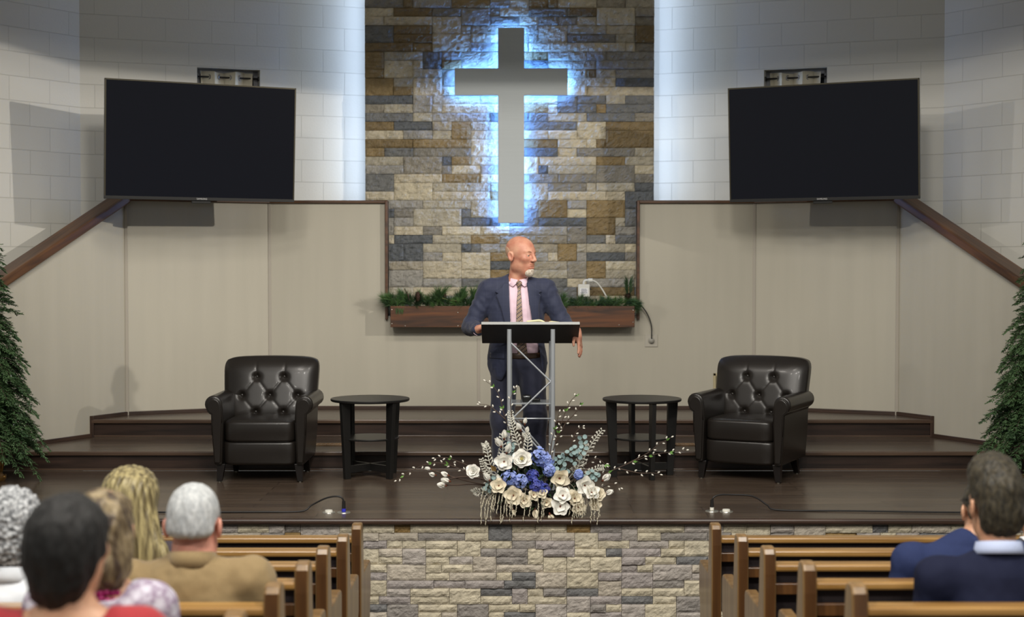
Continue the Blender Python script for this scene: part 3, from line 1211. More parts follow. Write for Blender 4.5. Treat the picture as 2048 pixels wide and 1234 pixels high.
def cushion(c, s, puff, r=0.03, n=14):
    """soft box: superellipse pillow"""
    mb = MB()
    nu, nv = 40, 20
    vs, fs = [], []
    e1, e2 = 0.22, 0.28

    def sg(v, e):
        return math.copysign(abs(v) ** e, v)
    for j in range(nv + 1):
        ph = -math.pi / 2 + math.pi * j / nv
        for i in range(nu):
            th = 2 * math.pi * i / nu
            x = sg(math.cos(ph), e1) * sg(math.cos(th), e2)
            y = sg(math.cos(ph), e1) * sg(math.sin(th), e2)
            z = sg(math.sin(ph), e1)
            bz = z * (1 + puff * (1 - x * x) * (1 - y * y))
            vs.append((c[0] + x * s[0] / 2, c[1] + y * s[1] / 2, c[2] + bz * s[2] / 2))
    for j in range(nv):
        for i in range(nu):
            i2 = (i + 1) % nu
            fs.append((j * nu + i, j * nu + i2, (j + 1) * nu + i2, (j + 1) * nu + i))
    return mb.add(vs, fs)


BUTT = [(-0.105, 0.74), (0.105, 0.74), (-0.215, 0.60), (0.0, 0.60), (0.215, 0.60), (-0.105, 0.475), (0.105, 0.475)]


def make_armchair():
    t = thing("armchair", "dark brown tufted leather armchair on the left of the stage, facing straight out", "armchair", (0, 0, 0), 0, "tufted armchairs")
    # seat cushion, front apron
    cushion((0, -0.075, 0.375), (0.535, 0.56, 0.165), 0.16).build("seat_cushion", m_leather, t, smooth=True)
    cushion((0, -0.06, 0.215), (0.56, 0.56, 0.19), 0.02).build("front_apron", m_leather, t, smooth=True)
    # arms: upright panel and rolled top
    for s in (-1, 1):
        poly = []
        # front profile (x,z) of a scroll arm
        inner, outer = 0.262, 0.352
        pts = [(inner + 0.012, 0.13), (outer - 0.022, 0.13), (outer - 0.005, 0.35), (outer, 0.515)]
        for k in range(0, 13):
            a = R(-62 + k * (242 / 12))
            pts.append((0.334 + 0.064 * math.cos(a), 0.578 + 0.064 * math.sin(a)))
        pts += [(inner + 0.004, 0.54), (inner, 0.45)]
        poly = [(s * x, z) for x, z in pts]
        arm = MB().prism(poly, 1, -0.355, 0.29).build("arm", m_leather, t, smooth=True, angle=35, bevel=0.016, seg=3)
        # facing panel with piping
        scl = [(s * (0.312 + (x - 0.312) * 0.80), 0.36 + (z - 0.36) * 0.93) for x, z in pts]
        MB().prism(scl, 1, -0.369, -0.345).build("arm_facing", m_leather, arm, smooth=True, angle=35, bevel=0.009, seg=2)
        MB().tube([(p[0], -0.360, p[1]) for p in scl[2:]], 0.0055, 6).build("piping", m_leather, arm, smooth=True)
    # back with tufting
    Wd, Hh, z0 = 0.355, 0.50, 0.385
    segs = []
    for i, a in enumerate(BUTT):
        for b in BUTT[i + 1:]:
            d = math.hypot(a[0] - b[0], a[1] - b[1])
            if 0.1 < d < 0.19 and abs(a[1] - b[1]) > 0.05:
                segs.append((a, b))
    segs += [((-0.105, 0.74), (-0.115, 0.90)), ((0.105, 0.74), (0.115, 0.90)), ((-0.215, 0.60), (-0.36, 0.62)), ((0.215, 0.60), (0.36, 0.62)),
             ((-0.105, 0.475), (-0.12, 0.38)), ((0.105, 0.475), (0.12, 0.38))]

    def outline(u, v):
        x = (u * 2 - 1)
        zz = v * 2 - 1
        # rounded rectangle mapping with slightly flared shoulders and arched top
        n = 8.0
        r = (abs(x) ** n + abs(zz) ** n) ** (1 / n) if (x or zz) else 0
        mxv = max(abs(x), abs(zz))
        f = mxv / r if r > 0 else 1
        f = 1 + (f - 1) * 0.85
        px = x * f * (Wd + 0.012 * zz)
        pz = z0 + Hh / 2 + zz * f * Hh / 2 + (0.012 * (1 - x * x) if zz > 0 else 0) * max(0, zz)
        return px, pz, x, zz

    def yline(z):
        return 0.16 + (z - 0.40) * 0.26

    def front(u, v):
        px, pz, x, zz = outline(u, v)
        e = max(abs(x), abs(zz))
        y = yline(pz) - 0.035
        y -= 0.055 * (1 - e ** 6)
        y += 0.055 * max(0, zz - 0.55) ** 1.6
        for (bx, bz) in BUTT:
            d2 = (px - bx) ** 2 + (pz - bz) ** 2
            y += 0.030 * math.exp(-d2 / (2 * 0.019 ** 2))
        dm = 1.0
        for a, b in segs:
            ax, az = a
            lx, lz = b[0] - ax, b[1] - az
            L2 = lx * lx + lz * lz
            tt = min(1, max(0, ((px - ax) * lx + (pz - az) * lz) / L2))
            dm = min(dm, math.hypot(px - ax - tt * lx, pz - az - tt * lz))
        y += 0.0045 * math.exp(-dm / 0.006) * (1 - e ** 8)
        return (px, y, pz)

    def back(u, v):
        px, pz, x, zz = outline(u, v)
        e = max(abs(x), abs(zz))
        return (px, yline(pz) + 0.055 + 0.035 * (1 - e ** 8), pz)
    rounded_block(front, back, 88, 68).build("backrest", m_leather, t, smooth=True)
    for (bx, bz) in BUTT:
        MB().sphere((bx, yline(bz) - 0.057, bz), (0.0115, 0.006, 0.0115), 12, 8).build("button", m_leather, t, smooth=True)
    # lower back and legs
    cushion((0, 0.235, 0.30), (0.66, 0.13, 0.36), 0.0).build("rear_panel", m_leather, t, smooth=True)
    for (x, y, k) in ((-0.285, -0.30, -1), (0.285, -0.30, -1), (-0.265, 0.185, 1), (0.265, 0.185, 1)):
        lg = MB()
        ty = 0.012 if k < 0 else 0.05
        vs = []
        for (z, w, dy) in ((0.008, 0.019, ty), (0.135, 0.030, 0.0)):
            for (a, b) in ((-1, -1), (1, -1), (1, 1), (-1, 1)):
                vs.append((x + a * w + (0.0 if z > 0.1 else 0.012 * (1 if x > 0 else -1)), y + b * w + dy * (1 if k > 0 else -1), z))
        lg.add(vs, [(3, 2, 1, 0), (4, 5, 6, 7), (0, 1, 5, 4), (1, 2, 6, 5), (2, 3, 7, 6), (3, 0, 4, 7)])
        leg = lg.build("leg", m_leg, t, bevel=0.003)
        MB().lathe([(0.001, 0.0), (0.011, 0.0), (0.011, 0.01), (0.001, 0.011)], (x + 0.012 * (1 if x > 0 else -1), y + ty * (1 if k > 0 else -1), 0), 10).build("glide", m_glide, leg)
    return t


chair = make_armchair()
chair.location = (-1.858, 11.185, 0)
c2 = copy_tree(chair)
c2['label'] = "dark brown tufted leather armchair on the right of the stage, turned towards the lectern"
c2.location = (1.83, 11.22, 0)
c2.rotation_euler = (0, 0, R(-27))

# ------------------------------------------------------------------ round side tables
m_black_wood = mat("black_brown_veneer", lin(27, 26, 25), 0.38, var=0.10, vscale=(3, 60, 60))


def make_table():
    t = thing("side_table", "round black side table beside the left armchair, its lower shelf showing between two wide legs", "side table", (0, 0, 0), 0, "round side tables")
    MB().lathe([(0.001, 0.572), (0.292, 0.572), (0.298, 0.577), (0.299, 0.588), (0.296, 0.592), (0.001, 0.592)], n=64).build("table_top", m_black_wood, t, smooth=True, angle=30)
    MB().lathe([(0.001, 0.285), (0.216, 0.285), (0.219, 0.290), (0.219, 0.296), (0.216, 0.300), (0.001, 0.300)], n=48).build("shelf", m_black_wood, t, smooth=True, angle=30)
    for k in range(4):
        a = R(90 * k)
        # boards set along the radius, tapering downwards
        vs = []
        for (z, w, rin, rout) in ((0.0, 0.016, 0.200, 0.248), (0.572, 0.016, 0.205, 0.285)):
            for (u, r) in ((-1, rin), (1, rin), (1, rout), (-1, rout)):
                vs.append((r * math.cos(a) - u * w * math.sin(a), r * math.sin(a) + u * w * math.cos(a), z))
        MB().add(vs, [(3, 2, 1, 0), (4, 5, 6, 7), (0, 1, 5, 4), (1, 2, 6, 5), (2, 3, 7, 6), (3, 0, 4, 7)]).build("leg", m_black_wood, t, bevel=0.002)
    st = MB()
    for k in range(2):
        st.box((0, 0, 0.07), (0.42, 0.02, 0.055), Matrix.Rotation(R(90 * k), 3, 'Z'))
    st.build("cross_brace", m_black_wood, t, bevel=0.002)
    return t


tab = make_table()
tab.location = (-1.075, 11.19, 0)
tab.rotation_euler = (0, 0, R(45))
t2 = copy_tree(tab)
t2['label'] = "round black side table beside the right armchair, turned so that all four legs show"
t2.location = (0.985, 11.19, 0)
t2.rotation_euler = (0, 0, R(14))

# ------------------------------------------------------------------ lectern
m_alu = mat("aluminium_tube", lin(190, 195, 200), 0.32, metal=0.55)
m_black_panel = mat("black_lectern_board", lin(56, 56, 54), 0.5)
m_edge_highlight = mat("lectern_edge_highlight", lin(150, 152, 150), 0.35)  # pale colour paints the highlight along the board's top edge
m_acrylic, nt_, b_ = newmat("clear_acrylic")
b_.inputs['Base Color'].default_value = (0.8, 0.85, 0.88, 1)
b_.inputs['Transmission Weight'].default_value = 0.75
b_.inputs['Roughness'].default_value = 0.15
t = thing("lectern", "aluminium truss lectern with a black slanted reading board", "lectern", (0.125, 9.96, 0))
BW = 0.333
tilt = math.atan2(0.145, 0.33)
brd = Matrix.Rotation(-tilt, 3, 'X')
MB().box((0, 0.165, 1.135), (BW * 2, 0.36, 0.018), brd).build("reading_board", m_black_panel, t, bevel=0.004)
d0 = brd @ Vector((0, -0.181, 0))
MB().box((0, 0.165 + d0.y, 1.135 + d0.z), (BW * 2 - 0.004, 0.004, 0.019), brd).build("board_edge_highlight", m_edge_highlight, t)
d0 = brd @ Vector((0, 0.172, 0.02))
MB().box((0, 0.165 + d0.y, 1.135 + d0.z), (BW * 2, 0.012, 0.028), brd).build("book_ledge", m_black_panel, t, bevel=0.003)
PXL, PXR = -0.143, 0.150
for x in (PXL, PXR):
    MB().tube([(x, -0.005, 0.03), (x, -0.005, 1.168)], 0.0155, 18).build("post", m_alu, t, smooth=True, angle=50)
    MB().tube([(x * 0.97, 0.275, 0.03), (x * 0.97, 0.275, 1.075)], 0.0155, 18).build("post", m_alu, t, smooth=True, angle=50)
zz = [(PXL + 0.012, 1.075), (PXR - 0.014, 0.815), (PXL + 0.02, 0.565), (PXR - 0.014, 0.265), (PXL + 0.02, 0.03)]
for yy, nm in ((-0.005, "brace"), (0.275, "brace")):
    for k in range(4):
        if yy > 0 and k in (0, 1):
            continue
        MB().tube([(zz[k][0], yy, zz[k][1]), (zz[k + 1][0], yy, zz[k + 1][1])], 0.0062, 10).build(nm, m_alu, t, smooth=True, angle=50)
for k in range(3):
    for x in (PXL, PXR):
        MB().tube([(x, 0.0, 0.10 + 0.33 * k), (x * 0.98, 0.27, 0.30 + 0.33 * k)], 0.006, 8).build("side_brace", m_alu, t, smooth=True)
MB().tube([(PXL, -0.005, 0.565), (PXR, -0.005, 0.565)], 0.005, 10).build("cross_bar", m_alu, t, smooth=True)
MB().box((0, 0.135, 0.664), (PXR - PXL - 0.02, 0.26, 0.010)).build("shelf", m_acrylic, t, bevel=0.002)
MB().box((0, 0.135, 0.013), (0.36, 0.36, 0.016)).build("base_plate", m_black_panel, t, bevel=0.006)
# open book on the board
m_page = mat("book_pages", lin(226, 220, 176), 0.7, var=0.04, vscale=(2, 120, 120))
m_cover = mat("book_cover", lin(30, 34, 26), 0.6)
bk = thing("open_book", "open book with cream pages lying on the lectern board", "book", (0.185, 9.96, 1.0))
bk.rotation_euler = (-tilt, 0, 0)
o_ = Vector((0, 0.165, 0.135))
zb = 0.0


def page(s):
    def f(u, v):
        x = s * u * 0.125
        z = 0.027 * math.sin(min(1, u * 2.6) * math.pi / 2) * (1 - 0.55 * u) + 0.002
        return (x, (v - 0.5) * 0.2, z)
    m1 = MB().grid(f, 12, 4)
    m1.add([(s * 0.125, -0.1, 0.002), (s * 0.125, 0.1, 0.002), (0, -0.1, 0.001), (0, 0.1, 0.001)], [])
    return m1


inv = Matrix.Rotation(tilt, 3, 'X')
ctr = Vector((0.04, 0.165 - 0.0, 0.135))
c_local = inv @ ctr
for s in (-1, 1):
    pgs = page(s)
    ob = pgs.build("page_block", m_page, bk, smooth=True, loc=(c_local.x, c_local.y - 0.03, c_local.z + 0.013))
    sd = ob.modifiers.new('thick', 'SOLIDIFY')
    sd.thickness = 0.012
    sd.offset = -1
    MB().box((s * 0.066, 0, 0), (0.134, 0.212, 0.003)).build("cover", m_cover, bk, loc=(c_local.x, c_local.y - 0.03, c_local.z + 0.0108))
# small things on the lectern shelf
m_black_pl = mat("black_plastic", lin(18, 18, 18), 0.3)
g = thing("spectacle_case", "small black rounded case on the clear lectern shelf", "case", (0.10, 10.07, 0.671))
cushion((0, 0, 0.021), (0.062, 0.08, 0.042), 0.3).build("case_shell", m_black_pl, g, smooth=True)
MB().tube([(-0.02, -0.036, 0.033), (0.0, -0.041, 0.036), (0.02, -0.036, 0.033)], 0.004, 8).build("rim", m_alu, g, smooth=True)
g = thing("presenter_remote", "black hand remote lying beside the case on the lectern shelf", "remote", (0.165, 10.07, 0.671))
cushion((0, 0, 0.011), (0.055, 0.10, 0.022), 0.3).build("remote_shell", m_black_pl, g, smooth=True)
MB().sphere((0.0, -0.02, 0.022), (0.008, 0.008, 0.003)).build("button", m_rod, g, smooth=True)

# ------------------------------------------------------------------ floor boxes and cables at the stage edge
m_clear = mat("brushed_floor_plate", lin(170, 168, 160), 0.3, metal=0.7)
m_blue_ring = mat("blue_plug_ring", lin(50, 52, 190), 0.4)
m_white_cap = mat("white_socket", lin(226, 224, 214), 0.5)


def floor_plate(x, y, lab, cap):
    t = thing("floor_outlet", lab, "outlet", (x, y, 0.0), 0, "floor outlets at the stage edge")
    MB().lathe([(0.001, 0.0), (0.044, 0.0), (0.042, 0.004), (0.001, 0.005)], n=28).build("plate", m_clear, t, smooth=True, angle=40)
    if cap:
        MB().lathe([(0.001, 0.0), (0.026, 0.0), (0.024, 0.012), (0.001, 0.013)], (0, 0.0, 0.004), 20).build("cap", m_white_cap, t, smooth=True, angle=40)


def connector_cable(x, y, pts, lab, ring):
    t = thing("stage_cable", lab, "cable", (x, y, 0.0), 0, "black cables on the stage floor")
    MB().tube(spline(pts, 10), 0.0055, 8).build("cable", m_rod, t, smooth=True)
    MB().tube([(0, 0, 0.012), (0, 0, 0.075)], [0.0125, 0.0105], 14).build("plug", m_rod, t, smooth=True, angle=50)
    MB().tube([(0, 0, 0.006), (0, 0, 0.026)], 0.0135, 14).build("plug_ring", ring, t, smooth=True, angle=50)


floor_plate(-1.185, 9.53, "round metal floor outlet with a white cap, left part of the stage edge", True)
floor_plate(-1.088, 9.53, "round metal floor outlet with a blue-ringed plug, left part of the stage edge", False)
connector_cable(-1.088, 9.53, [(0, 0, 0.07), (-0.012, 0, 0.095), (-0.05, 0.0, 0.105), (-0.12, 0.01, 0.09), (-0.21, 0.02, 0.045), (-0.28, 0.0, 0.0075), (-0.55, -0.02, 0.0075), (-0.95, -0.03, 0.0075), (-1.25, -0.03, 0.0075), (-1.9, 0.03, 0.0075)],
                "black cable with a blue-ringed plug looping along the left part of the stage edge", m_blue_ring)
floor_plate(1.300, 9.58, "round metal floor outlet with a white-tipped plug, right part of the stage edge", False)
floor_plate(1.390, 9.56, "round metal floor outlet with a white cap, right part of the stage edge", True)
connector_cable(1.300, 9.58, [(0, 0, 0.065), (0.01, 0, 0.09), (0.05, 0.01, 0.105), (0.13, 0.02, 0.105), (0.24, 0.02, 0.10), (0.30, 0.02, 0.08), (0.36, 0.01, 0.04), (0.44, 0.0, 0.0075), (0.9, -0.03, 0.0075), (1.6, -0.09, 0.0075), (2.3, -0.1, 0.0075)],
                "black cable with a white tipped plug running to the right along the stage edge", m_white_cap)

# ------------------------------------------------------------------ pews
m_oak = wood("golden_oak", lin(132, 96, 48), lin(172, 132, 76), 0, 0.28, 1.0, coat=0.2)
m_oak_end = wood("oak_end_panel", lin(104, 78, 46), lin(142, 112, 72), 2, 0.32, 0.8, coat=0.2)
m_oak_dark = wood("oak_end_edge", lin(66, 42, 22), lin(96, 64, 34), 2, 0.3, 0.8, coat=0.3)
m_pew_fabric = mat("pew_upholstery", lin(54, 46, 48), 0.9, var=0.12, vscale=(90, 90, 90))

PROF = [(0.0, 0.0), (0.0, 0.78), (0.008, 0.865), (0.022, 0.885), (0.045, 0.892), (0.085, 0.892), (0.105, 0.882), (0.115, 0.865), (0.150, 0.615), (0.165, 0.602),
        (0.50, 0.602), (0.525, 0.595), (0.54, 0.575), (0.54, 0.40), (0.50, 0.36), (0.47, 0.0)]


def pew(row, side, xend, D, label, length=2.75):
    zt = 0.115 + 0.086 * (row - 1)
    zf = zt - 0.82
    s = 1 if side == "right" else -1
    t = thing("pew", label, "pew", (xend, D, zf), 0, "pews on the %s of the aisle" % side)
    x0, x1 = 0.052 * s, length * s
    xm, xl = (x0 + x1) / 2, abs(x1 - x0)
    MB().box((xm, 0.05, 0.805), (xl, 0.088, 0.032)).build("top_rail", m_oak, t, bevel=0.009)
    vs = [(x, y, z) for x in (min(x0, x1), max(x0, x1)) for (y, z) in ((0.035, 0.79), (0.065, 0.79), (0.185, 0.40), (0.145, 0.40))]
    MB().add(vs, [(0, 1, 2, 3), (7, 6, 5, 4), (0, 4, 5, 1), (1, 5, 6, 2), (2, 6, 7, 3), (3, 7, 4, 0)]).build("back_panel", m_pew_fabric, t)
    MB().box((xm, 0.325, 0.415), (xl, 0.40, 0.06)).build("seat", m_pew_fabric, t, bevel=0.02)
    MB().box((xm, 0.03, 0.71), (xl, 0.02, 0.05)).build("book_rail", m_oak_dark, t, bevel=0.004)
    for xe in (0.0, x1):
        a, b = (xe, xe + 0.055 * s) if xe == 0.0 else (xe, xe + 0.055 * s)
        e = MB().prism(PROF, 0, min(a, b), max(a, b)).build("end_panel", m_oak_end, t, bevel=0.012, seg=3)
        MB().prism([(-0.003, 0.03), (-0.003, 0.78), (0.0055, 0.866), (0.012, 0.866), (0.003, 0.78), (0.003, 0.03)], 0, min(a, b) + 0.006, max(a, b) - 0.006).build("edge_band", m_oak_dark, e)
    return t


ROWD = [8.01, 7.20, 6.44, 5.68, 4.89, 4.11, 3.33]
XR = [1.118, 1.135, 1.134, 1.156, 1.164]
XL = [-0.852, -0.837, -0.838, -0.818, -0.805, -0.79, -0.775]
ORD = ["front row pew", "second row pew", "third row pew", "fourth row pew", "fifth row pew", "sixth row pew", "seventh row pew"]
EXR = ["nearest the stage", "behind the front row", "with its rail running up to the blue jacket", "beneath the hem of the blue jacket", "whose rail crosses behind the navy jacket"]
EXL = ["nearest the stage", "behind the front row", "beside the tan jacket's elbow", "beside the tan jacket's sleeve", "under the back of the tan jacket", "seating the woman in lilac", "seating the person in red"]
for k in range(5):
    pew(k + 1, "right", XR[k] - 0.0275 - 0.004, ROWD[k], "%s right of the aisle, %s" % (ORD[k], EXR[k]))
for k in range(7):
    pew(k + 1, "left", XL[k] + 0.0275 + 0.004, ROWD[k], "%s left of the aisle, %s" % (ORD[k], EXL[k]))

# ================================================================== people


def skin_mat(name, c, c2):
    m = mat(name, c, 0.48, var=0.0, c2=c2, vscale=(16, 16, 16), sss=0.08, bump=0.05, bscale=(300, 300, 300), bdist=0.001)
    return m


def hair_mat(name, ca, cb, vs=(60, 60, 6), rough=0.5, bump=0.5):
    m, nt, b = newmat(name)
    nz = node(nt, 'ShaderNodeTexNoise')
    nz.inputs['Scale'].default_value = 1.0
    nz.inputs['Detail'].default_value = 6
    nz.inputs['Distortion'].default_value = 0.4
    nt.links.new(coords(nt, vs), nz.inputs['Vector'])
    cr = node(nt, 'ShaderNodeValToRGB')
    cr.color_ramp.elements[0].position = 0.36
    cr.color_ramp.elements[1].position = 0.64
    cr.color_ramp.elements[0].color = ca
    cr.color_ramp.elements[1].color = cb
    nt.links.new(nz.outputs[0], cr.inputs[0])
    nt.links.new(cr.outputs[0], b.inputs['Base Color'])
    b.inputs['Roughness'].default_value = rough
    b.inputs['Sheen Weight'].default_value = 0.05
    b.inputs['Specular IOR Level'].default_value = 0.35
    add_bump(nt, b, nz.outputs[0], bump, 0.006)
    return m


m_eye, nt_, b_ = newmat("eyeball")
sp_ = node(nt_, 'ShaderNodeSeparateXYZ')
nt_.links.new(coords(nt_, (1, 0, 1)), sp_.inputs[0])
ln_ = node(nt_, 'ShaderNodeVectorMath', operation='LENGTH')
nt_.links.new(coords(nt_, (1, 0, 1)), ln_.inputs[0])
lt_ = node(nt_, 'ShaderNodeMath', operation='LESS_THAN')
lt_.inputs[1].default_value = 0.0066
nt_.links.new(ln_.outputs['Value'], lt_.inputs[0])
me_ = node(nt_, 'ShaderNodeMix', data_type='RGBA')
me_.inputs['A'].default_value = lin(186, 174, 166)
me_.inputs['B'].default_value = lin(38, 36, 36)
nt_.links.new(lt_.outputs[0], me_.inputs['Factor'])
nt_.links.new(me_.outputs['Result'], b_.inputs['Base Color'])
b_.inputs['Roughness'].default_value = 0.3


def add_head(S, rot, c, s, k=0.012, bare=True):
    """adult head facing local -y; origin between the ears"""
    S.frame(rot, c, s)
    S.ell((0, 0.018, 0.045), (0.0765, 0.099, 0.088), k=0.02)
    S.ell((0, -0.028, 0.02), (0.068, 0.072, 0.085), k=0.03)
    S.ell((0, -0.030, -0.050), (0.058, 0.066, 0.078), k=0.03)
    S.ell((0, -0.068, -0.104), (0.030, 0.026, 0.025), k=0.03)
    for sx in (-1, 1):
        S.ell((sx * 0.046, 0.0, -0.062), (0.017, 0.034, 0.028), k=0.03)
        S.ell((sx * 0.040, -0.066, -0.012), (0.021, 0.022, 0.018), k=0.025)
        S.cap((sx * 0.012, -0.089, 0.034), (sx * 0.044, -0.074, 0.035), 0.0085, 0.006, k=0.016)
        S.ell((sx * 0.031, -0.102, 0.013), (0.018, 0.019, 0.0125), k=0.014, op='s')
        S.ell((sx * 0.031, -0.0775, 0.013), (0.0150, 0.0145, 0.0140), k=0.004)
        S.cap((sx * 0.020, -0.0870, 0.0035), (sx * 0.043, -0.0800, 0.0045), 0.0034, 0.0030, k=0.004)
        S.cap((sx * 0.019, -0.0905, 0.0205), (sx * 0.044, -0.0825, 0.0185), 0.0046, 0.0040, k=0.004)
    S.cap((0, -0.096, 0.026), (0, -0.119, -0.018), 0.0085, 0.0125, k=0.012)
    for sx in (-1, 1):
        S.ell((sx * 0.012, -0.108, -0.023), (0.0095, 0.0105, 0.008), k=0.008)
        S.ell((sx * 0.0075, -0.112, -0.032), (0.004, 0.005, 0.004), k=0.003, op='s')
    S.ell((0, -0.084, -0.060), (0.027, 0.018, 0.018), k=0.016)
    S.cap((-0.019, -0.0925, -0.0565), (0.019, -0.0925, -0.0565), 0.0055, 0.0055, k=0.006)
    S.cap((-0.016, -0.0935, -0.0715), (0.016, -0.0935, -0.0715), 0.0065, 0.0065, k=0.007)
    S.box((0, -0.108, -0.0635), (0.022, 0.010, 0.0012), 0.001, k=0.003, op='s')
    for sx in (-1, 1):
        er = Matrix.Rotation(R(-sx * 24), 3, 'Z') @ Matrix.Rotation(R(-12), 3, 'X')
        S.ell((sx * 0.084, 0.020, 0.000), (0.0090, 0.020, 0.034), k=0.006, rot=er)
        S.ell((sx * 0.0930, 0.016, 0.003), (0.0095, 0.0115, 0.021), k=0.004, op='s', rot=er)


def eyes(parent, rot, c, s, gaze=0.0):
    Rm = np.array(rot.to_3x3())
    for sx in (-1, 1):
        p = Rm @ (np.array((sx * 0.031, -0.0786, 0.0112)) * s) + np.array(c)
        r2 = rot @ Matrix.Rotation(gaze, 3, 'Z')
        MB().sphere((0, 0, 0), 0.0135 * s, 20, 14).build("eye", m_eye, parent, smooth=True, loc=tuple(p), rot=r2.to_euler())


def add_hand(S, wrist, dirv, palm_n, s=1.0, curl=(0.35, 0.4, 0.45, 0.5), thumb_side=1, spread=0.5, k=0.006):
    """hand with a palm, four unequal bent fingers and a thumb. dirv: wrist->knuckles, palm_n: outward normal of the palm."""
    d = Vector(dirv).normalized()
    n = Vector(palm_n)
    n = (n - d * n.dot(d)).normalized()
    side = d.cross(n).normalized() * thumb_side
    w = Vector(wrist)
    S.frame()
    P = lambda a, b, c: tuple(w + d * a * s + side * b * s + n * c * s)
    S.cap(P(-0.03, 0, 0), P(0.02, 0, 0), 0.026 * s, 0.025 * s, k=0.02)
    for b in (-0.026, -0.009, 0.009, 0.026):
        S.cap(P(0.015, b * 0.7, 0), P(0.082, b * 1.05, 0.0), 0.0155 * s, 0.0115 * s, k=0.014)
    S.ell(P(0.035, 0.024, 0.010), (0.018 * s, 0.018 * s, 0.018 * s), k=0.014)
    lens = (0.070, 0.080, 0.075, 0.058)
    for i, b in enumerate((0.029, 0.0095, -0.010, -0.029)):
        L = lens[i]
        a0 = curl[i]
        p = Vector((0.084, b, 0.0))
        ang = a0 * 0.6
        segs = (0.46, 0.31, 0.23)
        r = 0.0098 if i < 3 else 0.0086
        fan = (b / 0.029) * 0.10 * spread
        for j, f in enumerate(segs):
            q = p + Vector((math.cos(ang) * L * f, fan * L * f * 2, math.sin(ang) * L * f))
            S.cap(P(*p), P(*q), (r - 0.0007 * j) * s, (r - 0.0007 * (j + 1)) * s, k=k)
            p = q
            ang += a0
    # thumb
    p = Vector((0.020, 0.030, 0.008))
    q = Vector((0.048, 0.054, 0.018))
    q2 = Vector((0.074, 0.060, 0.024))
    q3 = Vector((0.096, 0.056, 0.028))
    S.cap(P(*p), P(*q), 0.0145 * s, 0.0118 * s, k=0.012)
    S.cap(P(*q), P(*q2), 0.0112 * s, 0.0102 * s, k=k)
    S.cap(P(*q2), P(*q3), 0.0100 * s, 0.0085 * s, k=k)


# ------------------------------------------------------------------ the speaker
m_skin = skin_mat("skin_fair", lin(206, 156, 130), lin(178, 112, 92))
m_suit, nt_, b_ = newmat("navy_suit_cloth")
v_ = coords(nt_, (1, 1, 1))
sp_ = node(nt_, 'ShaderNodeSeparateXYZ')
nt_.links.new(v_, sp_.inputs[0])


def stripes(nt, sock, period, width):
    a = node(nt, 'ShaderNodeMath', operation='DIVIDE')
    a.inputs[1].default_value = period
    nt.links.new(sock, a.inputs[0])
    f = node(nt, 'ShaderNodeMath', operation='FRACT')
    nt.links.new(a.outputs[0], f.inputs[0])
    c = node(nt, 'ShaderNodeMath', operation='LESS_THAN')
    c.inputs[1].default_value = width
    nt.links.new(f.outputs[0], c.inputs[0])
    return c.outputs[0]


s1 = stripes(nt_, sp_.outputs['X'], 0.045, 0.07)
s2 = stripes(nt_, sp_.outputs['Z'], 0.055, 0.06)
mxm = node(nt_, 'ShaderNodeMath', operation='MAXIMUM')
nt_.links.new(s1, mxm.inputs[0])
nt_.links.new(s2, mxm.inputs[1])
nz_ = node(nt_, 'ShaderNodeTexNoise')
nz_.inputs['Scale'].default_value = 500
nt_.links.new(v_, nz_.inputs['Vector'])
mix_ = node(nt_, 'ShaderNodeMix', data_type='RGBA')
mix_.inputs['A'].default_value = lin(38, 44, 68)
mix_.inputs['B'].default_value = lin(43, 49, 74)
nt_.links.new(mxm.outputs[0], mix_.inputs['Factor'])
nt_.links.new(mix_.outputs['Result'], b_.inputs['Base Color'])
b_.inputs['Roughness'].default_value = 0.75
b_.inputs['Sheen Weight'].default_value = 0.12
add_bump(nt_, b_, nz_.outputs[0], 0.15, 0.002)
m_trouser = mat("navy_trouser_cloth", lin(35, 38, 58), 0.78, var=0.08, vscale=(200, 200, 40), sheen=0.2, bump=0.1, bscale=(400, 400, 400), bdist=0.001)
m_shirt = mat("pink_shirt_cloth", lin(226, 198, 212), 0.7, var=0.03, vscale=(300, 300, 20), bump=0.2, bscale=(14, 14, 5), bdist=0.02)
m_tie, nt_, b_ = newmat("plaid_tie_silk")
v_ = coords(nt_, (1, 1, 1), rot=(0, R(38), 0))
sp_ = node(nt_, 'ShaderNodeSeparateXYZ')
nt_.links.new(v_, sp_.inputs[0])
sA = stripes(nt_, sp_.outputs['X'], 0.012, 0.5)
sB = stripes(nt_, sp_.outputs['Z'], 0.012, 0.5)
sC = stripes(nt_, sp_.outputs['Z'], 0.024, 0.2)
mA = node(nt_, 'ShaderNodeMix', data_type='RGBA')
mA.inputs['A'].default_value = lin(158, 140, 110)
mA.inputs['B'].default_value = lin(120, 96, 86)
nt_.links.new(sA, mA.inputs['Factor'])
mB = node(nt_, 'ShaderNodeMix', data_type='RGBA')
mB.inputs['B'].default_value = lin(150, 124, 112)
nt_.links.new(mA.outputs['Result'], mB.inputs['A'])
hf = node(nt_, 'ShaderNodeMath', operation='MULTIPLY')
hf.inputs[1].default_value = 0.6
nt_.links.new(sB, hf.inputs[0])
nt_.links.new(hf.outputs[0], mB.inputs['Factor'])
mC = node(nt_, 'ShaderNodeMix', data_type='RGBA')
mC.inputs['B'].default_value = lin(52, 46, 66)
nt_.links.new(mB.outputs['Result'], mC.inputs['A'])
nt_.links.new(sC, mC.inputs['Factor'])
nt_.links.new(mC.outputs['Result'], b_.inputs['Base Color'])
b_.inputs['Roughness'].default_value = 0.5
m_belt = mat("brown_belt", lin(54, 36, 22), 0.4)
m_shoe = mat("dark_shoe_leather", lin(24, 20, 18), 0.25)
m_beard = hair_mat("pale_goatee", lin(166, 150, 132), lin(222, 212, 198), (160, 160, 60), 0.7, 0.6)
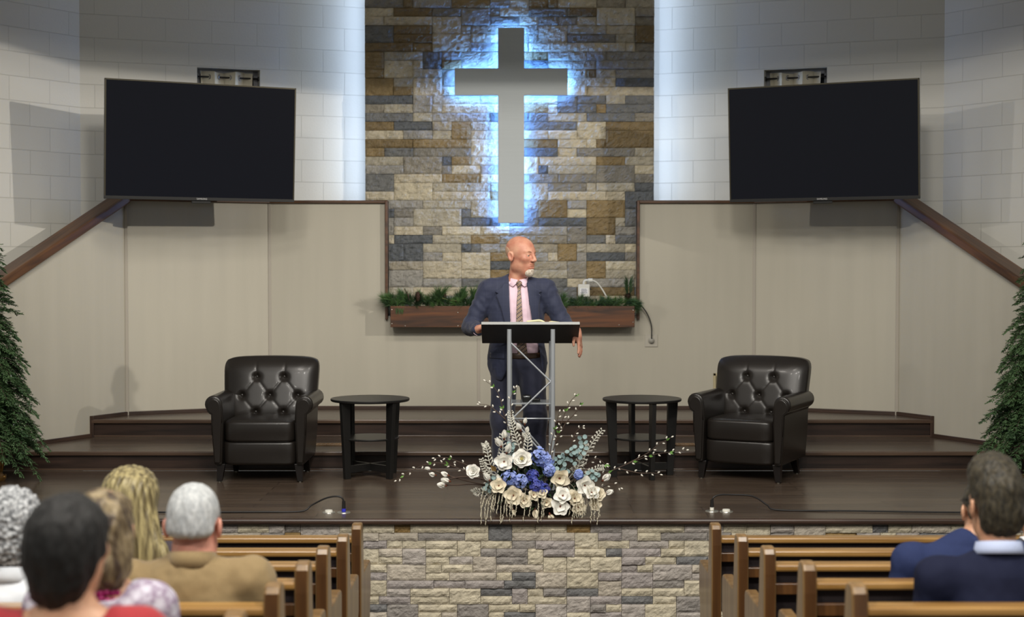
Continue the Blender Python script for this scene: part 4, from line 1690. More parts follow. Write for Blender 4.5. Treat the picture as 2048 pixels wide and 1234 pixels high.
m_stubble = mat("shaved_hair", lin(196, 158, 132), 0.6, var=0.06, vscale=(400, 400, 400))
m_brow = mat("brow_hair", lin(150, 104, 80), 0.8)

man = thing("person", "bald person in a navy suit and pink shirt standing at the lectern", "person", (0.03, 10.47, 0.0))
HR = Matrix.Rotation(R(50), 3, 'Z') @ Matrix.Rotation(R(3), 3, 'X')
HC = (0.034, -0.015, 1.660)
HS = 1.075
NECK = (0.008, 0.020, 1.475)
SHL, ELL, WRL = (-0.198, 0.010, 1.412), (-0.322, -0.005, 1.165), (-0.264, -0.235, 1.150)
SHR, ELR, WRR = (0.208, 0.000, 1.420), (0.330, -0.015, 1.190), (0.418, -0.225, 1.125)

S = Body()
S.cap((0.02, 0.012, 1.62), NECK, 0.060, 0.066, k=0.03)
S.ell((0.0, 0.01, 1.27), (0.165, 0.105, 0.19), k=0.06)
S.ell((0.01, 0.004, 1.05), (0.142, 0.098, 0.16), k=0.06)
S.ell((0.015, 0.01, 0.93), (0.15, 0.100, 0.12), k=0.05)
for (a, b, c) in ((SHL, ELL, WRL), (SHR, ELR, WRR)):
    S.cap((a[0] * 0.3, 0.015, 1.43), a, 0.055, 0.058, k=0.05)
    S.cap(a, b, 0.054, 0.042, k=0.03)
    S.cap(b, c, 0.041, 0.028, k=0.02)
HIPL, KNL, ANL = (-0.085, 0.0, 0.90), (-0.095, -0.02, 0.50), (-0.105, 0.03, 0.09)
HIPR, KNR, ANR = (0.105, 0.0, 0.90), (0.135, -0.03, 0.50), (0.135, 0.03, 0.09)
for (a, b, c) in ((HIPL, KNL, ANL), (HIPR, KNR, ANR)):
    S.cap(a, b, 0.082, 0.056, k=0.04)
    S.cap(b, c, 0.054, 0.038, k=0.03)
    S.cap(c, (c[0] * 1.15, -0.14, 0.035), 0.036, 0.030, k=0.03)
add_head(S, HR, HC, HS)
add_hand(S, (-0.262, -0.24, 1.158), (0.34, -0.30, 0.13), (0.1, 0.3, -0.9), 1.0, (0.12, 0.15, 0.15, 0.15), thumb_side=1, k=0.004)
add_hand(S, (0.426, -0.240, 1.120), (0.10, -0.34, -0.66), (-0.85, 0.2, -0.3), 1.02, (0.10, 0.14, 0.18, 0.24), thumb_side=-1, spread=0.9, k=0.004)
S.frame()
S.build("body", m_skin, man, 0.0042)
eyes(man, HR, HC, HS, R(8))


def head_shell(name, m, parent, rot, c, s, prims, grow, h=0.0035):
    """thin covering that follows the head surface"""
    base = Body()
    add_head(base, rot, c, s)
    for q_i, q in enumerate(base.p):
        q = list(q)
        if q[0] == 'u':
            if q[2] == 'c':
                q[5] += grow
                q[6] += grow
            elif q[2] == 'e':
                q[4] = q[4] + grow
        base.p[q_i] = tuple(q)
    base.frame(rot, c, s)
    for pr in prims:
        getattr(base, pr[0])(*pr[1], **pr[2])
    return base.build(name, m, parent, h)


head_shell("goatee", m_beard, man, HR, HC, HS, [
    ('ell', ((0, -0.078, -0.102), (0.038, 0.036, 0.031)), dict(k=0.008, op='i')),
], 0.0075, 0.003)
head_shell("moustache", mat("moustache_hair", lin(164, 112, 86), 0.8), man, HR, HC, HS, [
    ('ell', ((0, -0.094, -0.0475), (0.026, 0.02, 0.0065)), dict(k=0.004, op='i')),
], 0.0022, 0.0025)
head_shell("shaved_sides", m_stubble, man, HR, HC, HS, [
    ('ell', ((0, 0.068, 0.012), (0.10, 0.072, 0.068)), dict(k=0.008, op='i')),
    ('ell', ((-0.09, 0.016, 0.0), (0.03, 0.027, 0.040)), dict(k=0.008, op='s')),
    ('ell', ((0.09, 0.016, 0.0), (0.03, 0.027, 0.040)), dict(k=0.008, op='s')),
], 0.0012, 0.004)
for sx in (-1, 1):
    a = HR @ (Vector((sx * 0.016, -0.0990, 0.0335)) * HS) + Vector(HC)
    b = HR @ (Vector((sx * 0.032, -0.0935, 0.0370)) * HS) + Vector(HC)
    c = HR @ (Vector((sx * 0.047, -0.0820, 0.0330)) * HS) + Vector(HC)
    MB().tube([a, b, c], [0.0028, 0.0034, 0.0018], 8).build("eyebrow", m_brow, man, smooth=True)

# trousers
T = Body()
T.ell((0.015, 0.005, 0.93), (0.168, 0.122, 0.115), k=0.05)
for (a, b, c) in ((HIPL, KNL, ANL), (HIPR, KNR, ANR)):
    T.cap((a[0], 0.0, 0.88), (b[0], b[1], 0.50), 0.100, 0.080, k=0.035)
    T.cap((b[0], b[1], 0.50), (c[0], 0.012, 0.07), 0.080, 0.068, k=0.05)
T.box((0.015, 0.0, 1.06), (0.3, 0.3, 0.085), 0.005, k=0.004, op='s')
T.box((0.015, 0.0, 0.0), (0.4, 0.3, 0.05), 0.005, k=0.004, op='s')


def folds(amp, sc, seed):
    def f(co):
        return amp * noise.fractal(Vector((co.x * sc + seed, co.y * sc, co.z * sc * 0.8)), 0.8, 2.0, 3)
    return f


T.build("trousers", m_trouser, man, 0.006, folds(0.006, 9, 3))
for (c, sx) in ((ANL, -1), (ANR, 1)):
    Sh = Body()
    Sh.cap((c[0], 0.045, 0.045), (c[0] + sx * 0.012, -0.13, 0.038), 0.042, 0.040, k=0.02)
    Sh.ell((c[0] + sx * 0.015, -0.16, 0.032), (0.042, 0.06, 0.032), k=0.02)
    Sh.box((c[0], 0, -0.05), (0.3, 0.4, 0.05), 0.001, k=0.002, op='s')
    Sh.build("shoe", m_shoe, man, 0.005)

# shirt
Q = Body()
Q.ell((0.005, 0.005, 1.27), (0.172, 0.116, 0.20), k=0.05)
Q.ell((0.012, -0.004, 1.06), (0.165, 0.124, 0.17), k=0.08)
Q.cap((0.012, 0.02, 1.45), (0.012, 0.016, 1.50), 0.074, 0.068, k=0.05)
for a in (SHL, SHR):
    Q.cap((a[0] * 0.3, 0.015, 1.425), (a[0] * 0.9, a[1], a[2]), 0.058, 0.058, k=0.05)
Q.box((0, 0, 0.87), (0.4, 0.4, 0.085), 0.004, k=0.004, op='s')
Q.cap((0.015, 0.014, 1.50), (0.017, 0.012, 1.62), 0.0625, 0.0645, k=0.003, op='s')
Q.box((0, 0.0, 1.630), (0.3, 0.3, 0.135), 0.004, k=0.006, op='s', rot=Matrix.Rotation(R(14), 3, 'X'))
Q.build("shirt", m_shirt, man, 0.0055, folds(0.004, 11, 8))
BL = Body()
BL.ell((0.015, 0.003, 0.962), (0.172, 0.130, 0.4), k=0.01)
BL.box((0.015, 0, 0.962), (0.3, 0.3, 0.020), 0.004, k=0.004, op='i')
BL.build("belt", m_belt, man, 0.006)

# jacket
J = Body()
J.ell((0.0, 0.012, 1.27), (0.200, 0.137, 0.20), k=0.06)
J.ell((0.005, 0.008, 1.06), (0.186, 0.142, 0.19), k=0.10)
J.cap((0.0, 0.01, 0.98), (0.005, 0.010, 0.84), 0.150, 0.165, k=0.10)
J.ell((0.01, 0.008, 0.90), (0.205, 0.148, 0.16), k=0.08)
J.cap((0.0, 0.045, 1.44), (0.0, 0.05, 1.49), 0.070, 0.062, k=0.07)
for sx in (-1, 1):
    J.cap((sx * 0.045, 0.035, 1.468), (sx * 0.165, 0.015, 1.432), 0.052, 0.062, k=0.05)
for (a, b, c) in ((SHL, ELL, WRL), (SHR, ELR, WRR)):
    J.cap((a[0] * 0.35, 0.02, 1.432), (a[0] * 0.98, a[1] + 0.005, a[2] + 0.004), 0.066, 0.070, k=0.06)
    J.cap(a, b, 0.076, 0.060, k=0.035)
    cc = (b[0] + (c[0] - b[0]) * 0.93, b[1] + (c[1] - b[1]) * 0.93, b[2] + (c[2] - b[2]) * 0.93)
    J.cap(b, cc, 0.060, 0.043, k=0.03)
JO = Body()
JO.p = list(J.p)
# opening at the front: a slanting wedge from collar to hem
OPEN = [(1.50, -0.055, 0.075), (1.34, -0.048, 0.092), (1.18, -0.042, 0.118), (1.00, -0.05, 0.165), (0.86, -0.070, 0.18), (0.72, -0.13, 0.22)]
for i in range(len(OPEN) - 1):
    z0, a0, b0 = OPEN[i]
    z1, a1, b1 = OPEN[i + 1]
    n = 14 if i == 4 else 7
    for j in range(n):
        t0 = (j + 0.5) / n
        z = z0 + (z1 - z0) * t0
        a, b = a0 + (a1 - a0) * t0, b0 + (b1 - b0) * t0
        hz = abs(z1 - z0) / n / 2 + 0.004
        J.box(((a + b) / 2, -0.16, z), ((b - a) / 2, 0.15, hz), 0.003, k=0.004, op='s')
J.box((0.0, 0.0, 0.69), (0.5, 0.5, 0.098), 0.004, k=0.006, op='s')
J.cap((0.015, 0.012, 1.44), (0.017, 0.010, 1.60), 0.078, 0.074, k=0.004, op='s')


def jfold(co):
    f = 0.006 * noise.fractal(Vector((co.x * 10, co.y * 10, co.z * 10 + 5)), 0.8, 2.0, 3)
    # rings of creases on the sleeves
    if abs(co.x) > 0.22:
        f += 0.0022 * math.sin((co.z - abs(co.x) * 0.8) * 70 + 5 * noise.noise(co * 9))
    return f


J.build("jacket", m_suit, man, 0.0055, jfold)


def plate(name, m, parent, surf, rows, off, nu=8, y1=0.1, thick=0.003):
    """cloth panel laid on a body: rows = [(z, x_left, x_right)]"""
    vs, fs = [], []
    for (z, a, b) in rows:
        for i in range(nu + 1):
            x = a + (b - a) * i / nu
            y = surf.front_y(x, z, y1=y1)
            if y is None:
                y = 0.0
            vs.append((x, y - off, z))
    for j in range(len(rows) - 1):
        for i in range(nu):
            p = j * (nu + 1) + i
            fs.append((p, p + nu + 1, p + nu + 2, p + 1))
    o = MB().add(vs, fs).build(name, m, parent, smooth=True)
    md = o.modifiers.new('thick', 'SOLIDIFY')
    md.thickness = thick
    md.offset = 0
    return o


def lerp_rows(rows, n):
    out = []
    for i in range(len(rows) - 1):
        for k in range(n):
            t = k / n
            out.append(tuple(rows[i][c] + (rows[i + 1][c] - rows[i][c]) * t for c in range(3)))
    out.append(rows[-1])
    return out


# lapels: inner edge on the opening, notch near the collar
plate("lapel", m_suit, man, JO, lerp_rows([(1.475, -0.085, -0.052), (1.435, -0.108, -0.051), (1.412, -0.150, -0.050), (1.400, -0.128, -0.050), (1.386, -0.142, -0.050), (1.30, -0.108, -0.046), (1.18, -0.075, -0.042), (1.08, -0.048, -0.046)], 4), 0.012, thick=0.006)
plate("lapel", m_suit, man, JO, lerp_rows([(1.475, 0.073, 0.102), (1.435, 0.080, 0.138), (1.415, 0.083, 0.180), (1.402, 0.085, 0.158), (1.388, 0.086, 0.172), (1.30, 0.098, 0.158), (1.18, 0.118, 0.160), (1.08, 0.140, 0.148)], 4), 0.012, thick=0.006)
plate("pocket_flap", m_suit, man, JO, lerp_rows([(0.985, -0.185, -0.085), (0.945, -0.187, -0.083)], 3), 0.007, y1=0.12)
# tie
plate("tie", m_tie, man, Q, lerp_rows([(1.440, 0.012, 0.030), (1.36, 0.004, 0.036), (1.22, 0.000, 0.044), (1.06, 0.004, 0.068), (0.965, 0.010, 0.080), (0.925, 0.044, 0.048)], 5), 0.013, 8)
kn = Body()
yk = Q.front_y(0.020, 1.462) or -0.06
kn.cap((0.020, yk - 0.012, 1.470), (0.020, yk - 0.014, 1.440), 0.021, 0.013, k=0.01)
kn.build("tie_knot", m_tie, man, 0.003)
# collar leaves
for sx in (-1, 1):
    vs, fs = [], []
    n = 14
    for i in range(n + 1):
        t = i / n
        ang = R(-90 + sx * (6 + 150 * t))
        r1, r2 = 0.0675, 0.082 - 0.004 * t
        drop = 0.052 - 0.022 * t
        ztop = 1.497 + 0.034 * t
        if i == 0:
            drop = 0.038
        ca, sa = math.cos(ang), math.sin(ang)
        fx = 0.016
        vs.append((fx + r1 * ca, 0.014 + r1 * sa, ztop))
        vs.append((fx + (r1 + r2) / 2 * ca, 0.014 + (r1 + r2) / 2 * sa - 0.004 * (1 - t), ztop - drop * 0.45))
        vs.append((fx + r2 * 1.02 * ca + sx * 0.022 * (1 - t) ** 3, 0.010 + r2 * 1.06 * sa - 0.006 * (1 - t), ztop - drop))
    for i in range(n):
        for j in range(2):
            p = i * 3 + j
            fs.append((p, p + 1, p + 4, p + 3) if sx > 0 else (p, p + 3, p + 4, p + 1))
    o = MB().add(vs, fs).build("shirt_collar", m_shirt, man, smooth=True)
    md = o.modifiers.new('thick', 'SOLIDIFY')
    md.thickness = 0.003
# cuffs
for (b, c) in ((ELL, WRL), (ELR, WRR)):
    b, c = Vector(b), Vector(c)
    MB().tube([b.lerp(c, 0.90), b.lerp(c, 1.0)], [0.040, 0.0385], 20).build("shirt_cuff", m_shirt, man, smooth=True, angle=50)

# ------------------------------------------------------------------ the seated congregation


def seated(label, loc, turn, skin, cloth, trousers, headtop, shoulder=0.20, girth=1.0, lean=0.06, head_turn=0.0, head_tilt=0.0, hs=1.0, cloth_name="jacket",
           collar=None, neckline=0.0, cloth_amp=0.006, seed=1, head_dx=0.0, neck=0.155, drop=0.085):
    """person on a pew looking towards the stage (local -y is the way they face)"""
    t = thing("person", label, "person", loc, math.pi + turn)
    HZ = headtop - 0.133 * hs
    hc = (head_dx, lean - 0.035, HZ)
    nz = HZ - neck
    rot = Matrix.Rotation(head_turn, 3, 'Z') @ Matrix.Rotation(head_tilt, 3, 'X')
    sh = nz - drop
    S = Body()
    S.cap((hc[0], hc[1] + 0.028, HZ - 0.05), (0, lean + 0.012, nz - 0.03), 0.055 * hs, 0.062, k=0.03)
    S.ell((0, lean, sh - 0.16), (shoulder * 0.80, 0.105 * girth, 0.20), k=0.06)
    S.ell((0, 0.01, 0.66), (0.150 * girth, 0.115 * girth, 0.16), k=0.08)
    S.ell((0, 0.0, 0.54), (0.165 * girth, 0.125, 0.10), k=0.06)
    A = []
    for sx in (-1, 1):
        a = (sx * shoulder * 0.92, lean + 0.005, sh)
        b = (sx * (shoulder + 0.05), lean - 0.02, sh - 0.28)
        c = (sx * 0.10, lean - 0.24, sh - 0.34)
        A.append((a, b, c))
        S.cap((sx * 0.05, lean, sh + 0.03), a, 0.050, 0.052, k=0.05)
        S.cap(a, b, 0.050, 0.040, k=0.03)
        S.cap(b, c, 0.039, 0.027, k=0.02)
        hip, kn, an = (sx * 0.09, -0.02, 0.525), (sx * 0.11, -0.46, 0.50), (sx * 0.11, -0.43, 0.08)
        S.cap(hip, kn, 0.078, 0.056, k=0.04)
        S.cap(kn, an, 0.054, 0.038, k=0.03)
        S.cap(an, (an[0], an[1] - 0.16, 0.032), 0.036, 0.028, k=0.03)
    add_head(S, rot, hc, hs)
    for sx, (a, b, c) in zip((-1, 1), A):
        add_hand(S, c, (sx * -0.35, -0.6, -0.25), (0, 0.1, -1), 0.95, thumb_side=-sx if sx < 0 else -sx, k=0.004)
    S.frame()
    S.build("body", skin, t, 0.0062)
    J = Body()
    J.ell((0, lean + 0.004, sh - 0.15), (shoulder * 0.95, 0.132 * girth, 0.215), k=0.06)
    J.ell((0, 0.012, 0.66), (0.175 * girth, 0.140 * girth, 0.19), k=0.09)
    J.cap((0, lean + 0.02, sh + 0.02), (0, lean + 0.016, nz - 0.005 - neckline), 0.085, 0.066, k=0.07)
    for sx, (a, b, c) in zip((-1, 1), A):
        J.cap((sx * 0.06, lean + 0.006, sh + 0.018), a, 0.064, 0.068, k=0.06)
        J.cap(a, b, 0.070, 0.056, k=0.04)
        cc = tuple(b[i] + (c[i] - b[i]) * 0.92 for i in range(3))
        J.cap(b, cc, 0.055, 0.040, k=0.03)
    J.box((0, 0, 0.40), (0.5, 0.5, 0.11), 0.004, k=0.006, op='s')
    J.cap((hc[0] * 0.5, lean + 0.005, nz - 0.06), (hc[0] * 0.8, lean - 0.01, nz + 0.08), 0.069, 0.073, k=0.006, op='s')
    if neckline > 0:
        J.ell((0, lean - 0.005, nz - 0.02), (0.105, 0.105, neckline + 0.05), k=0.02, op='s')
    J.build(cloth_name, cloth, t, 0.0065, folds(cloth_amp, 8, seed))
    P = Body()
    P.ell((0, 0.0, 0.55), (0.178 * girth, 0.140, 0.09), k=0.05)
    for sx in (-1, 1):
        P.cap((sx * 0.09, -0.02, 0.54), (sx * 0.11, -0.46, 0.505), 0.092, 0.072, k=0.04)
        P.cap((sx * 0.11, -0.46, 0.505), (sx * 0.11, -0.43, 0.09), 0.074, 0.064, k=0.03)
    P.build("trousers", trousers, t, 0.009)
    for sx in (-1, 1):
        Sh = Body()
        Sh.cap((sx * 0.11, -0.40, 0.042), (sx * 0.115, -0.58, 0.034), 0.042, 0.036, k=0.02)
        Sh.box((0, -0.5, -0.05), (0.3, 0.4, 0.05), 0.001, k=0.002, op='s')
        Sh.build("shoe", m_shoe, t, 0.008)
    if collar:
        cm, hgt, rr = collar
        vs, fs = [], []
        n = 28
        for i in range(n + 1):
            a = R(-90 + 20 + (320) * i / n)
            for (r, z) in ((rr, nz + 0.022), (rr + 0.006, nz + 0.024), (rr + 0.012, nz - 0.004), (rr + 0.018, nz + 0.022 - hgt)):
                tilt = 0.018 * math.sin(a)
                vs.append((hc[0] * 0.6 + r * math.cos(a), lean + 0.008 + r * math.sin(a), z + tilt))
        for i in range(n):
            for j in range(3):
                p = i * 4 + j
                fs.append((p, p + 1, p + 5, p + 4))
        o = MB().add(vs, fs).build("collar", cm, t, smooth=True)
        md = o.modifiers.new('thick', 'SOLIDIFY')
        md.thickness = 0.004
    return t, rot, hc, nz, sh


def hair(name, m, parent, rot, c, s, prims, h=0.0055, disp=None):
    H = Body()
    H.frame(rot, c, s)
    for pr in prims:
        getattr(H, pr[0])(*pr[1], **pr[2])
    return H.build(name, m, parent, h, disp)


def strands(amp, sx=40, sz=5, seed=0):
    def f(co):
        return amp * noise.fractal(Vector((co.x * sx + seed, co.y * sx, co.z * sz)), 0.9, 2.0, 3)
    return f


SHORT = [('ell', ((0, 0.020, 0.050), (0.0815, 0.103, 0.094)), dict(k=0.02)),
         ('ell', ((0, 0.050, -0.012), (0.074, 0.070, 0.072)), dict(k=0.03)),
         ('box', ((0, -0.115, -0.02), (0.2, 0.09, 0.10)), dict(rad=0.03, k=0.02, op='s')),
         ('box', ((0, -0.02, -0.062), (0.2, 0.064, 0.085)), dict(rad=0.02, k=0.015, op='s')),
         ('box', ((0, 0.05, -0.112), (0.2, 0.2, 0.085)), dict(rad=0.02, k=0.03, op='s'))]

fl = nave_z
skin_old = skin_mat("skin_aged", lin(216, 158, 138), lin(196, 128, 110))
skin_m = skin_mat("skin_medium", lin(204, 160, 130), lin(184, 134, 106))
m_dark_tr = mat("charcoal_trousers", lin(52, 52, 56), 0.8)
m_tan = mat("tan_jacket_wool", lin(134, 113, 77), 0.85, var=0.06, vscale=(160, 160, 160), sheen=0.2, bump=0.15, bscale=(300, 300, 300), bdist=0.002)

# man in the tan jacket
Y = 5.19
t, rot, hc, nz, sh = seated("grey-haired person in a tan jacket at the aisle end of a pew", (-1.113, Y, fl(Y)), R(2), skin_old, m_tan, m_dark_tr, 1.222, 0.232, 1.08, 0.065, R(-4), R(4), 1.10, neck=0.102, drop=0.080,
                            collar=(m_tan, 0.052, 0.074), seed=4, cloth_amp=0.011)
m_white_hair = hair_mat("white_grey_hair", lin(158, 161, 163), lin(190, 192, 192), (60, 60, 25), 0.6, 0.4)
hair("hair", m_white_hair, t, rot, hc, 1.10, SHORT, disp=strands(0.003, 60, 20, 3))

# woman with long blonde hair
Y = 5.98
m_blonde = hair_mat("long_blonde_hair", lin(84, 73, 48), lin(160, 147, 104), (55, 55, 3.5), 0.42, 0.6)
m_plum = mat("dark_knit", lin(58, 50, 56), 0.9)
t, rot, hc, nz, sh = seated("person with very long wavy blonde hair seated beyond the tan jacket", (-1.535, Y, fl(Y)), R(-3), skin_m, m_plum, m_dark_tr, 1.262, 0.185, 0.9, 0.05, R(-6), 0, 0.97, cloth_name="sweater", seed=7)


def wave_hair(co):
    return 0.003 * noise.fractal(Vector((co.x * 18, co.y * 18, co.z * 3)), 0.9, 2.0, 3) + 0.0018 * math.sin(co.x * 260 + 3.5 * math.sin(co.z * 16))


hair("hair", m_blonde, t, rot, hc, 1.0, [
    ('ell', ((0, 0.018, 0.040), (0.112, 0.124, 0.102)), dict(k=0.02)),
    ('ell', ((0, 0.050, -0.08), (0.122, 0.090, 0.16)), dict(k=0.06)),
    ('ell', ((-0.03, 0.085, -0.24), (0.142, 0.055, 0.20)), dict(k=0.07)),
    ('ell', ((-0.105, 0.090, -0.33), (0.135, 0.050, 0.17)), dict(k=0.06)),
    ('box', ((0, -0.12, -0.10), (0.060, 0.10, 0.17)), dict(rad=0.04, k=0.02, op='s'))], disp=wave_hair)

# person with black hair and red top
Y = 3.63
m_black_hair = hair_mat("black_hair", lin(10, 9, 9), lin(24, 22, 21), (50, 50, 8), 0.65, 0.6)
m_red = mat("red_knit_top", lin(150, 20, 30), 0.8, var=0.08, vscale=(90, 90, 20), sheen=0.2)
t, rot, hc, nz, sh = seated("person with short thick black hair and a red top in the nearest left pew", (-1.082, Y, fl(Y)), R(3), skin_m, m_red, m_dark_tr, 1.262, 0.185, 1.0, 0.055, R(-16), R(4), 1.0,
                            cloth_name="top", neckline=0.02, seed=12, neck=0.145, drop=0.070)
hair("hair", m_black_hair, t, rot, hc, 1.0, [
    ('ell', ((0, 0.022, 0.040), (0.094, 0.120, 0.098)), dict(k=0.02)),
    ('ell', ((0, 0.042, -0.030), (0.092, 0.094, 0.085)), dict(k=0.05)),
    ('ell', ((0, 0.060, -0.090), (0.058, 0.054, 0.055)), dict(k=0.04)),
    ('box', ((0, -0.125, -0.05), (0.2, 0.095, 0.105)), dict(rad=0.04, k=0.02, op='s')),
    ('box', ((0, -0.03, -0.105), (0.2, 0.055, 0.085)), dict(rad=0.02, k=0.02, op='s'))], disp=strands(0.006, 34, 12, 9))

# woman in the lilac patterned top
Y = 4.41
m_lilac, nt_, b_ = newmat("lilac_lace")
v_ = coords(nt_, (1, 1, 1))
vo = node(nt_, 'ShaderNodeTexVoronoi')
vo.inputs['Scale'].default_value = 26
nt_.links.new(v_, vo.inputs['Vector'])
wv = node(nt_, 'ShaderNodeTexNoise')
wv.inputs['Scale'].default_value = 70
wv.inputs['Detail'].default_value = 3
nt_.links.new(v_, wv.inputs['Vector'])
ml = node(nt_, 'ShaderNodeMath', operation='MULTIPLY')
nt_.links.new(vo.outputs['Distance'], ml.inputs[0])
nt_.links.new(wv.outputs[0], ml.inputs[1])
cr_ = node(nt_, 'ShaderNodeValToRGB')
cr_.color_ramp.elements[0].position = 0.10
cr_.color_ramp.elements[1].position = 0.34
cr_.color_ramp.elements[0].color = lin(198, 194, 206)
cr_.color_ramp.elements[1].color = lin(142, 126, 146)
nt_.links.new(ml.outputs[0], cr_.inputs[0])
nt_.links.new(cr_.outputs[0], b_.inputs['Base Color'])
b_.inputs['Roughness'].default_value = 0.85
add_bump(nt_, b_, vo.outputs['Distance'], 0.3, 0.01)
t, rot, hc, nz, sh = seated("person in a lilac lace top with brown hair and a magenta necklace", (-1.215, Y, fl(Y)), R(-2), skin_m, m_lilac, m_dark_tr, 1.24, 0.165, 1.0, 0.055, R(6), R(6), 1.0,
                            cloth_name="top", neckline=0.02, seed=20, neck=0.142, drop=0.066)
m_brown_hair = hair_mat("brown_streaked_hair", lin(56, 42, 32), lin(138, 122, 92), (40, 40, 9), 0.5, 0.6)
hair("hair", m_brown_hair, t, rot, hc, 1.0, [
    ('ell', ((0, 0.022, 0.040), (0.094, 0.116, 0.096)), dict(k=0.02)),
    ('ell', ((0, 0.052, -0.050), (0.092, 0.086, 0.090)), dict(k=0.05)),
    ('ell', ((0, 0.070, -0.105), (0.080, 0.060, 0.055)), dict(k=0.05)),
    ('box', ((0, -0.125, -0.05), (0.07, 0.095, 0.12)), dict(rad=0.04, k=0.02, op='s'))], disp=strands(0.010, 26, 14, 15))
m_magenta = mat("magenta_beads", lin(150, 22, 92), 0.35)
nb = MB()
rnd = random.Random(5)
for i in range(30):
    a = 2 * math.pi * i / 30
    for rr, zz_ in ((0.080, 0.0), (0.089, -0.018)):
        nb.sphere((rr * math.cos(a), 0.062 + rr * math.sin(a) * 0.95, nz - 0.028 + zz_ + 0.02 * math.sin(a) + rnd.uniform(-0.004, 0.004)), 0.0105, 8, 6)
nb.build("necklace", m_magenta, t, smooth=True)

# person in a white shirt with curly grey hair
Y = 5.19
m_white_shirt = mat("white_shirt_cloth", lin(214, 218, 224), 0.75, var=0.03, vscale=(200, 200, 200))
t, rot, hc, nz, sh = seated("person with curly grey hair and a white shirt at the far left end", (-1.755, Y, fl(Y)), R(4), skin_m, m_white_shirt, m_dark_tr, 1.205, 0.20, 1.05, 0.055, R(8), R(2), 1.0, cloth_name="shirt",
                            collar=(m_white_shirt, 0.05, 0.072), seed=31)
m_curly = hair_mat("curly_grey_hair", lin(74, 76, 80), lin(196, 198, 200), (70, 70, 70), 0.6, 0.9)


def curls(co):
    return 0.010 * noise.fractal(Vector(co) * 55, 0.8, 2.0, 3) + 0.004


hair("hair", m_curly, t, rot, hc, 1.0, [
    ('ell', ((0, 0.022, 0.044), (0.096, 0.116, 0.100)), dict(k=0.02)),
    ('ell', ((0, 0.052, -0.040), (0.090, 0.084, 0.090)), dict(k=0.05)),
    ('box', ((0, -0.125, -0.04), (0.2, 0.095, 0.11)), dict(rad=0.04, k=0.02, op='s')),
    ('box', ((0, -0.02, -0.10), (0.2, 0.055, 0.085)), dict(rad=0.02, k=0.02, op='s'))], disp=curls)

# man in the navy blazer, right side
Y = 5.19
m_navy = mat("navy_blazer_wool", lin(22, 26, 48), 0.85, var=0.08, vscale=(200, 200, 200), spec=0.2)
m_pale_blue = mat("pale_blue_shirt", lin(168, 178, 206), 0.7)
t, rot, hc, nz, sh = seated("short-haired person in a dark navy jacket with a pale blue collar and glasses", (1.695, Y, fl(Y)), R(-2), skin_m, m_navy, m_dark_tr, 1.285, 0.225, 1.05, 0.06, R(5), R(2), 1.06, neck=0.135, drop=0.105,
                            collar=(m_pale_blue, 0.040, 0.071), seed=44)
m_dkbrown = hair_mat("short_brown_hair", lin(30, 27, 20), lin(64, 57, 42), (80, 80, 30), 0.6, 0.5)
hair("hair", m_dkbrown, t, rot, hc, 1.06, [
    ('ell', ((0, 0.018, 0.054), (0.083, 0.105, 0.100)), dict(k=0.02)),
    ('ell', ((0.004, -0.02, 0.118), (0.074, 0.085, 0.066)), dict(k=0.04)),
    ('ell', ((0, 0.048, -0.018), (0.074, 0.071, 0.080)), dict(k=0.03)),
    ('box', ((0, -0.135, -0.02), (0.2, 0.09, 0.10)), dict(rad=0.03, k=0.02, op='s')),
    ('box', ((0, -0.02, -0.075), (0.2, 0.055, 0.085)), dict(rad=0.02, k=0.015, op='s')),
    ('box', ((0, 0.05, -0.15), (0.2, 0.2, 0.055)), dict(rad=0.01, k=0.02, op='s'))], disp=strands(0.006, 50, 16, 21))


def glasses(parent, rot, c, s):
    gm = MB()

    def W(p):
        return rot @ (Vector(p) * s) + Vector(c)
    for sx in (-1, 1):
        ring = [W((sx * 0.033 + 0.025 * math.cos(a), -0.108 + 0.006 * abs(math.cos(a)), 0.010 + 0.019 * math.sin(a))) for a in [2 * math.pi * i / 18 for i in range(19)]]
        gm.tube(ring, 0.0018 * s, 6, caps=False)
        gm.tube([W((sx * 0.058, -0.102, 0.016)), W((sx * 0.085, -0.085, 0.017)), W((sx * 0.086, 0.0, 0.014)), W((sx * 0.083, 0.028, -0.012))], 0.0024 * s, 6)
    gm.tube([W((-0.008, -0.112, 0.014)), W((0, -0.116, 0.017)), W((0.008, -0.112, 0.014))], 0.0018 * s, 6)
    gm.build("glasses", m_rod, parent, smooth=True)


glasses(t, rot, hc, 1.06)

# man in the blue jacket in front of him
Y = 5.98
m_blue_j = mat("blue_blazer_wool", lin(40, 50, 86), 0.85, var=0.08, vscale=(200, 200, 200), spec=0.2)
m_white_c = mat("white_collar", lin(226, 228, 232), 0.7)
t, rot, hc, nz, sh = seated("person in a blue jacket with a white collar edge, mostly behind the navy jacket", (1.815, Y, fl(Y)), R(2), skin_m, m_blue_j, m_dark_tr, 1.215, 0.235, 1.05, 0.06, R(-6), R(2), 1.0, neck=0.115, drop=0.075, head_dx=-0.09,
                            collar=(m_blue_j, 0.055, 0.077), seed=52)
nn = 20
rim = MB()
rim.tube([(hc[0] * 0.6 + 0.086 * math.cos(R(-60 + 300 * i / nn)) * 1.0, 0.068 + 0.090 * math.sin(R(-60 + 300 * i / nn)), nz - 0.020 + 0.018 * math.sin(R(-60 + 300 * i / nn))) for i in range(nn + 1)], 0.005, 6)
rim.build("collar_edge", m_white_c, t, smooth=True)
hair("hair", m_dkbrown, t, rot, hc, 1.0, SHORT, disp=strands(0.004, 50, 16, 25))

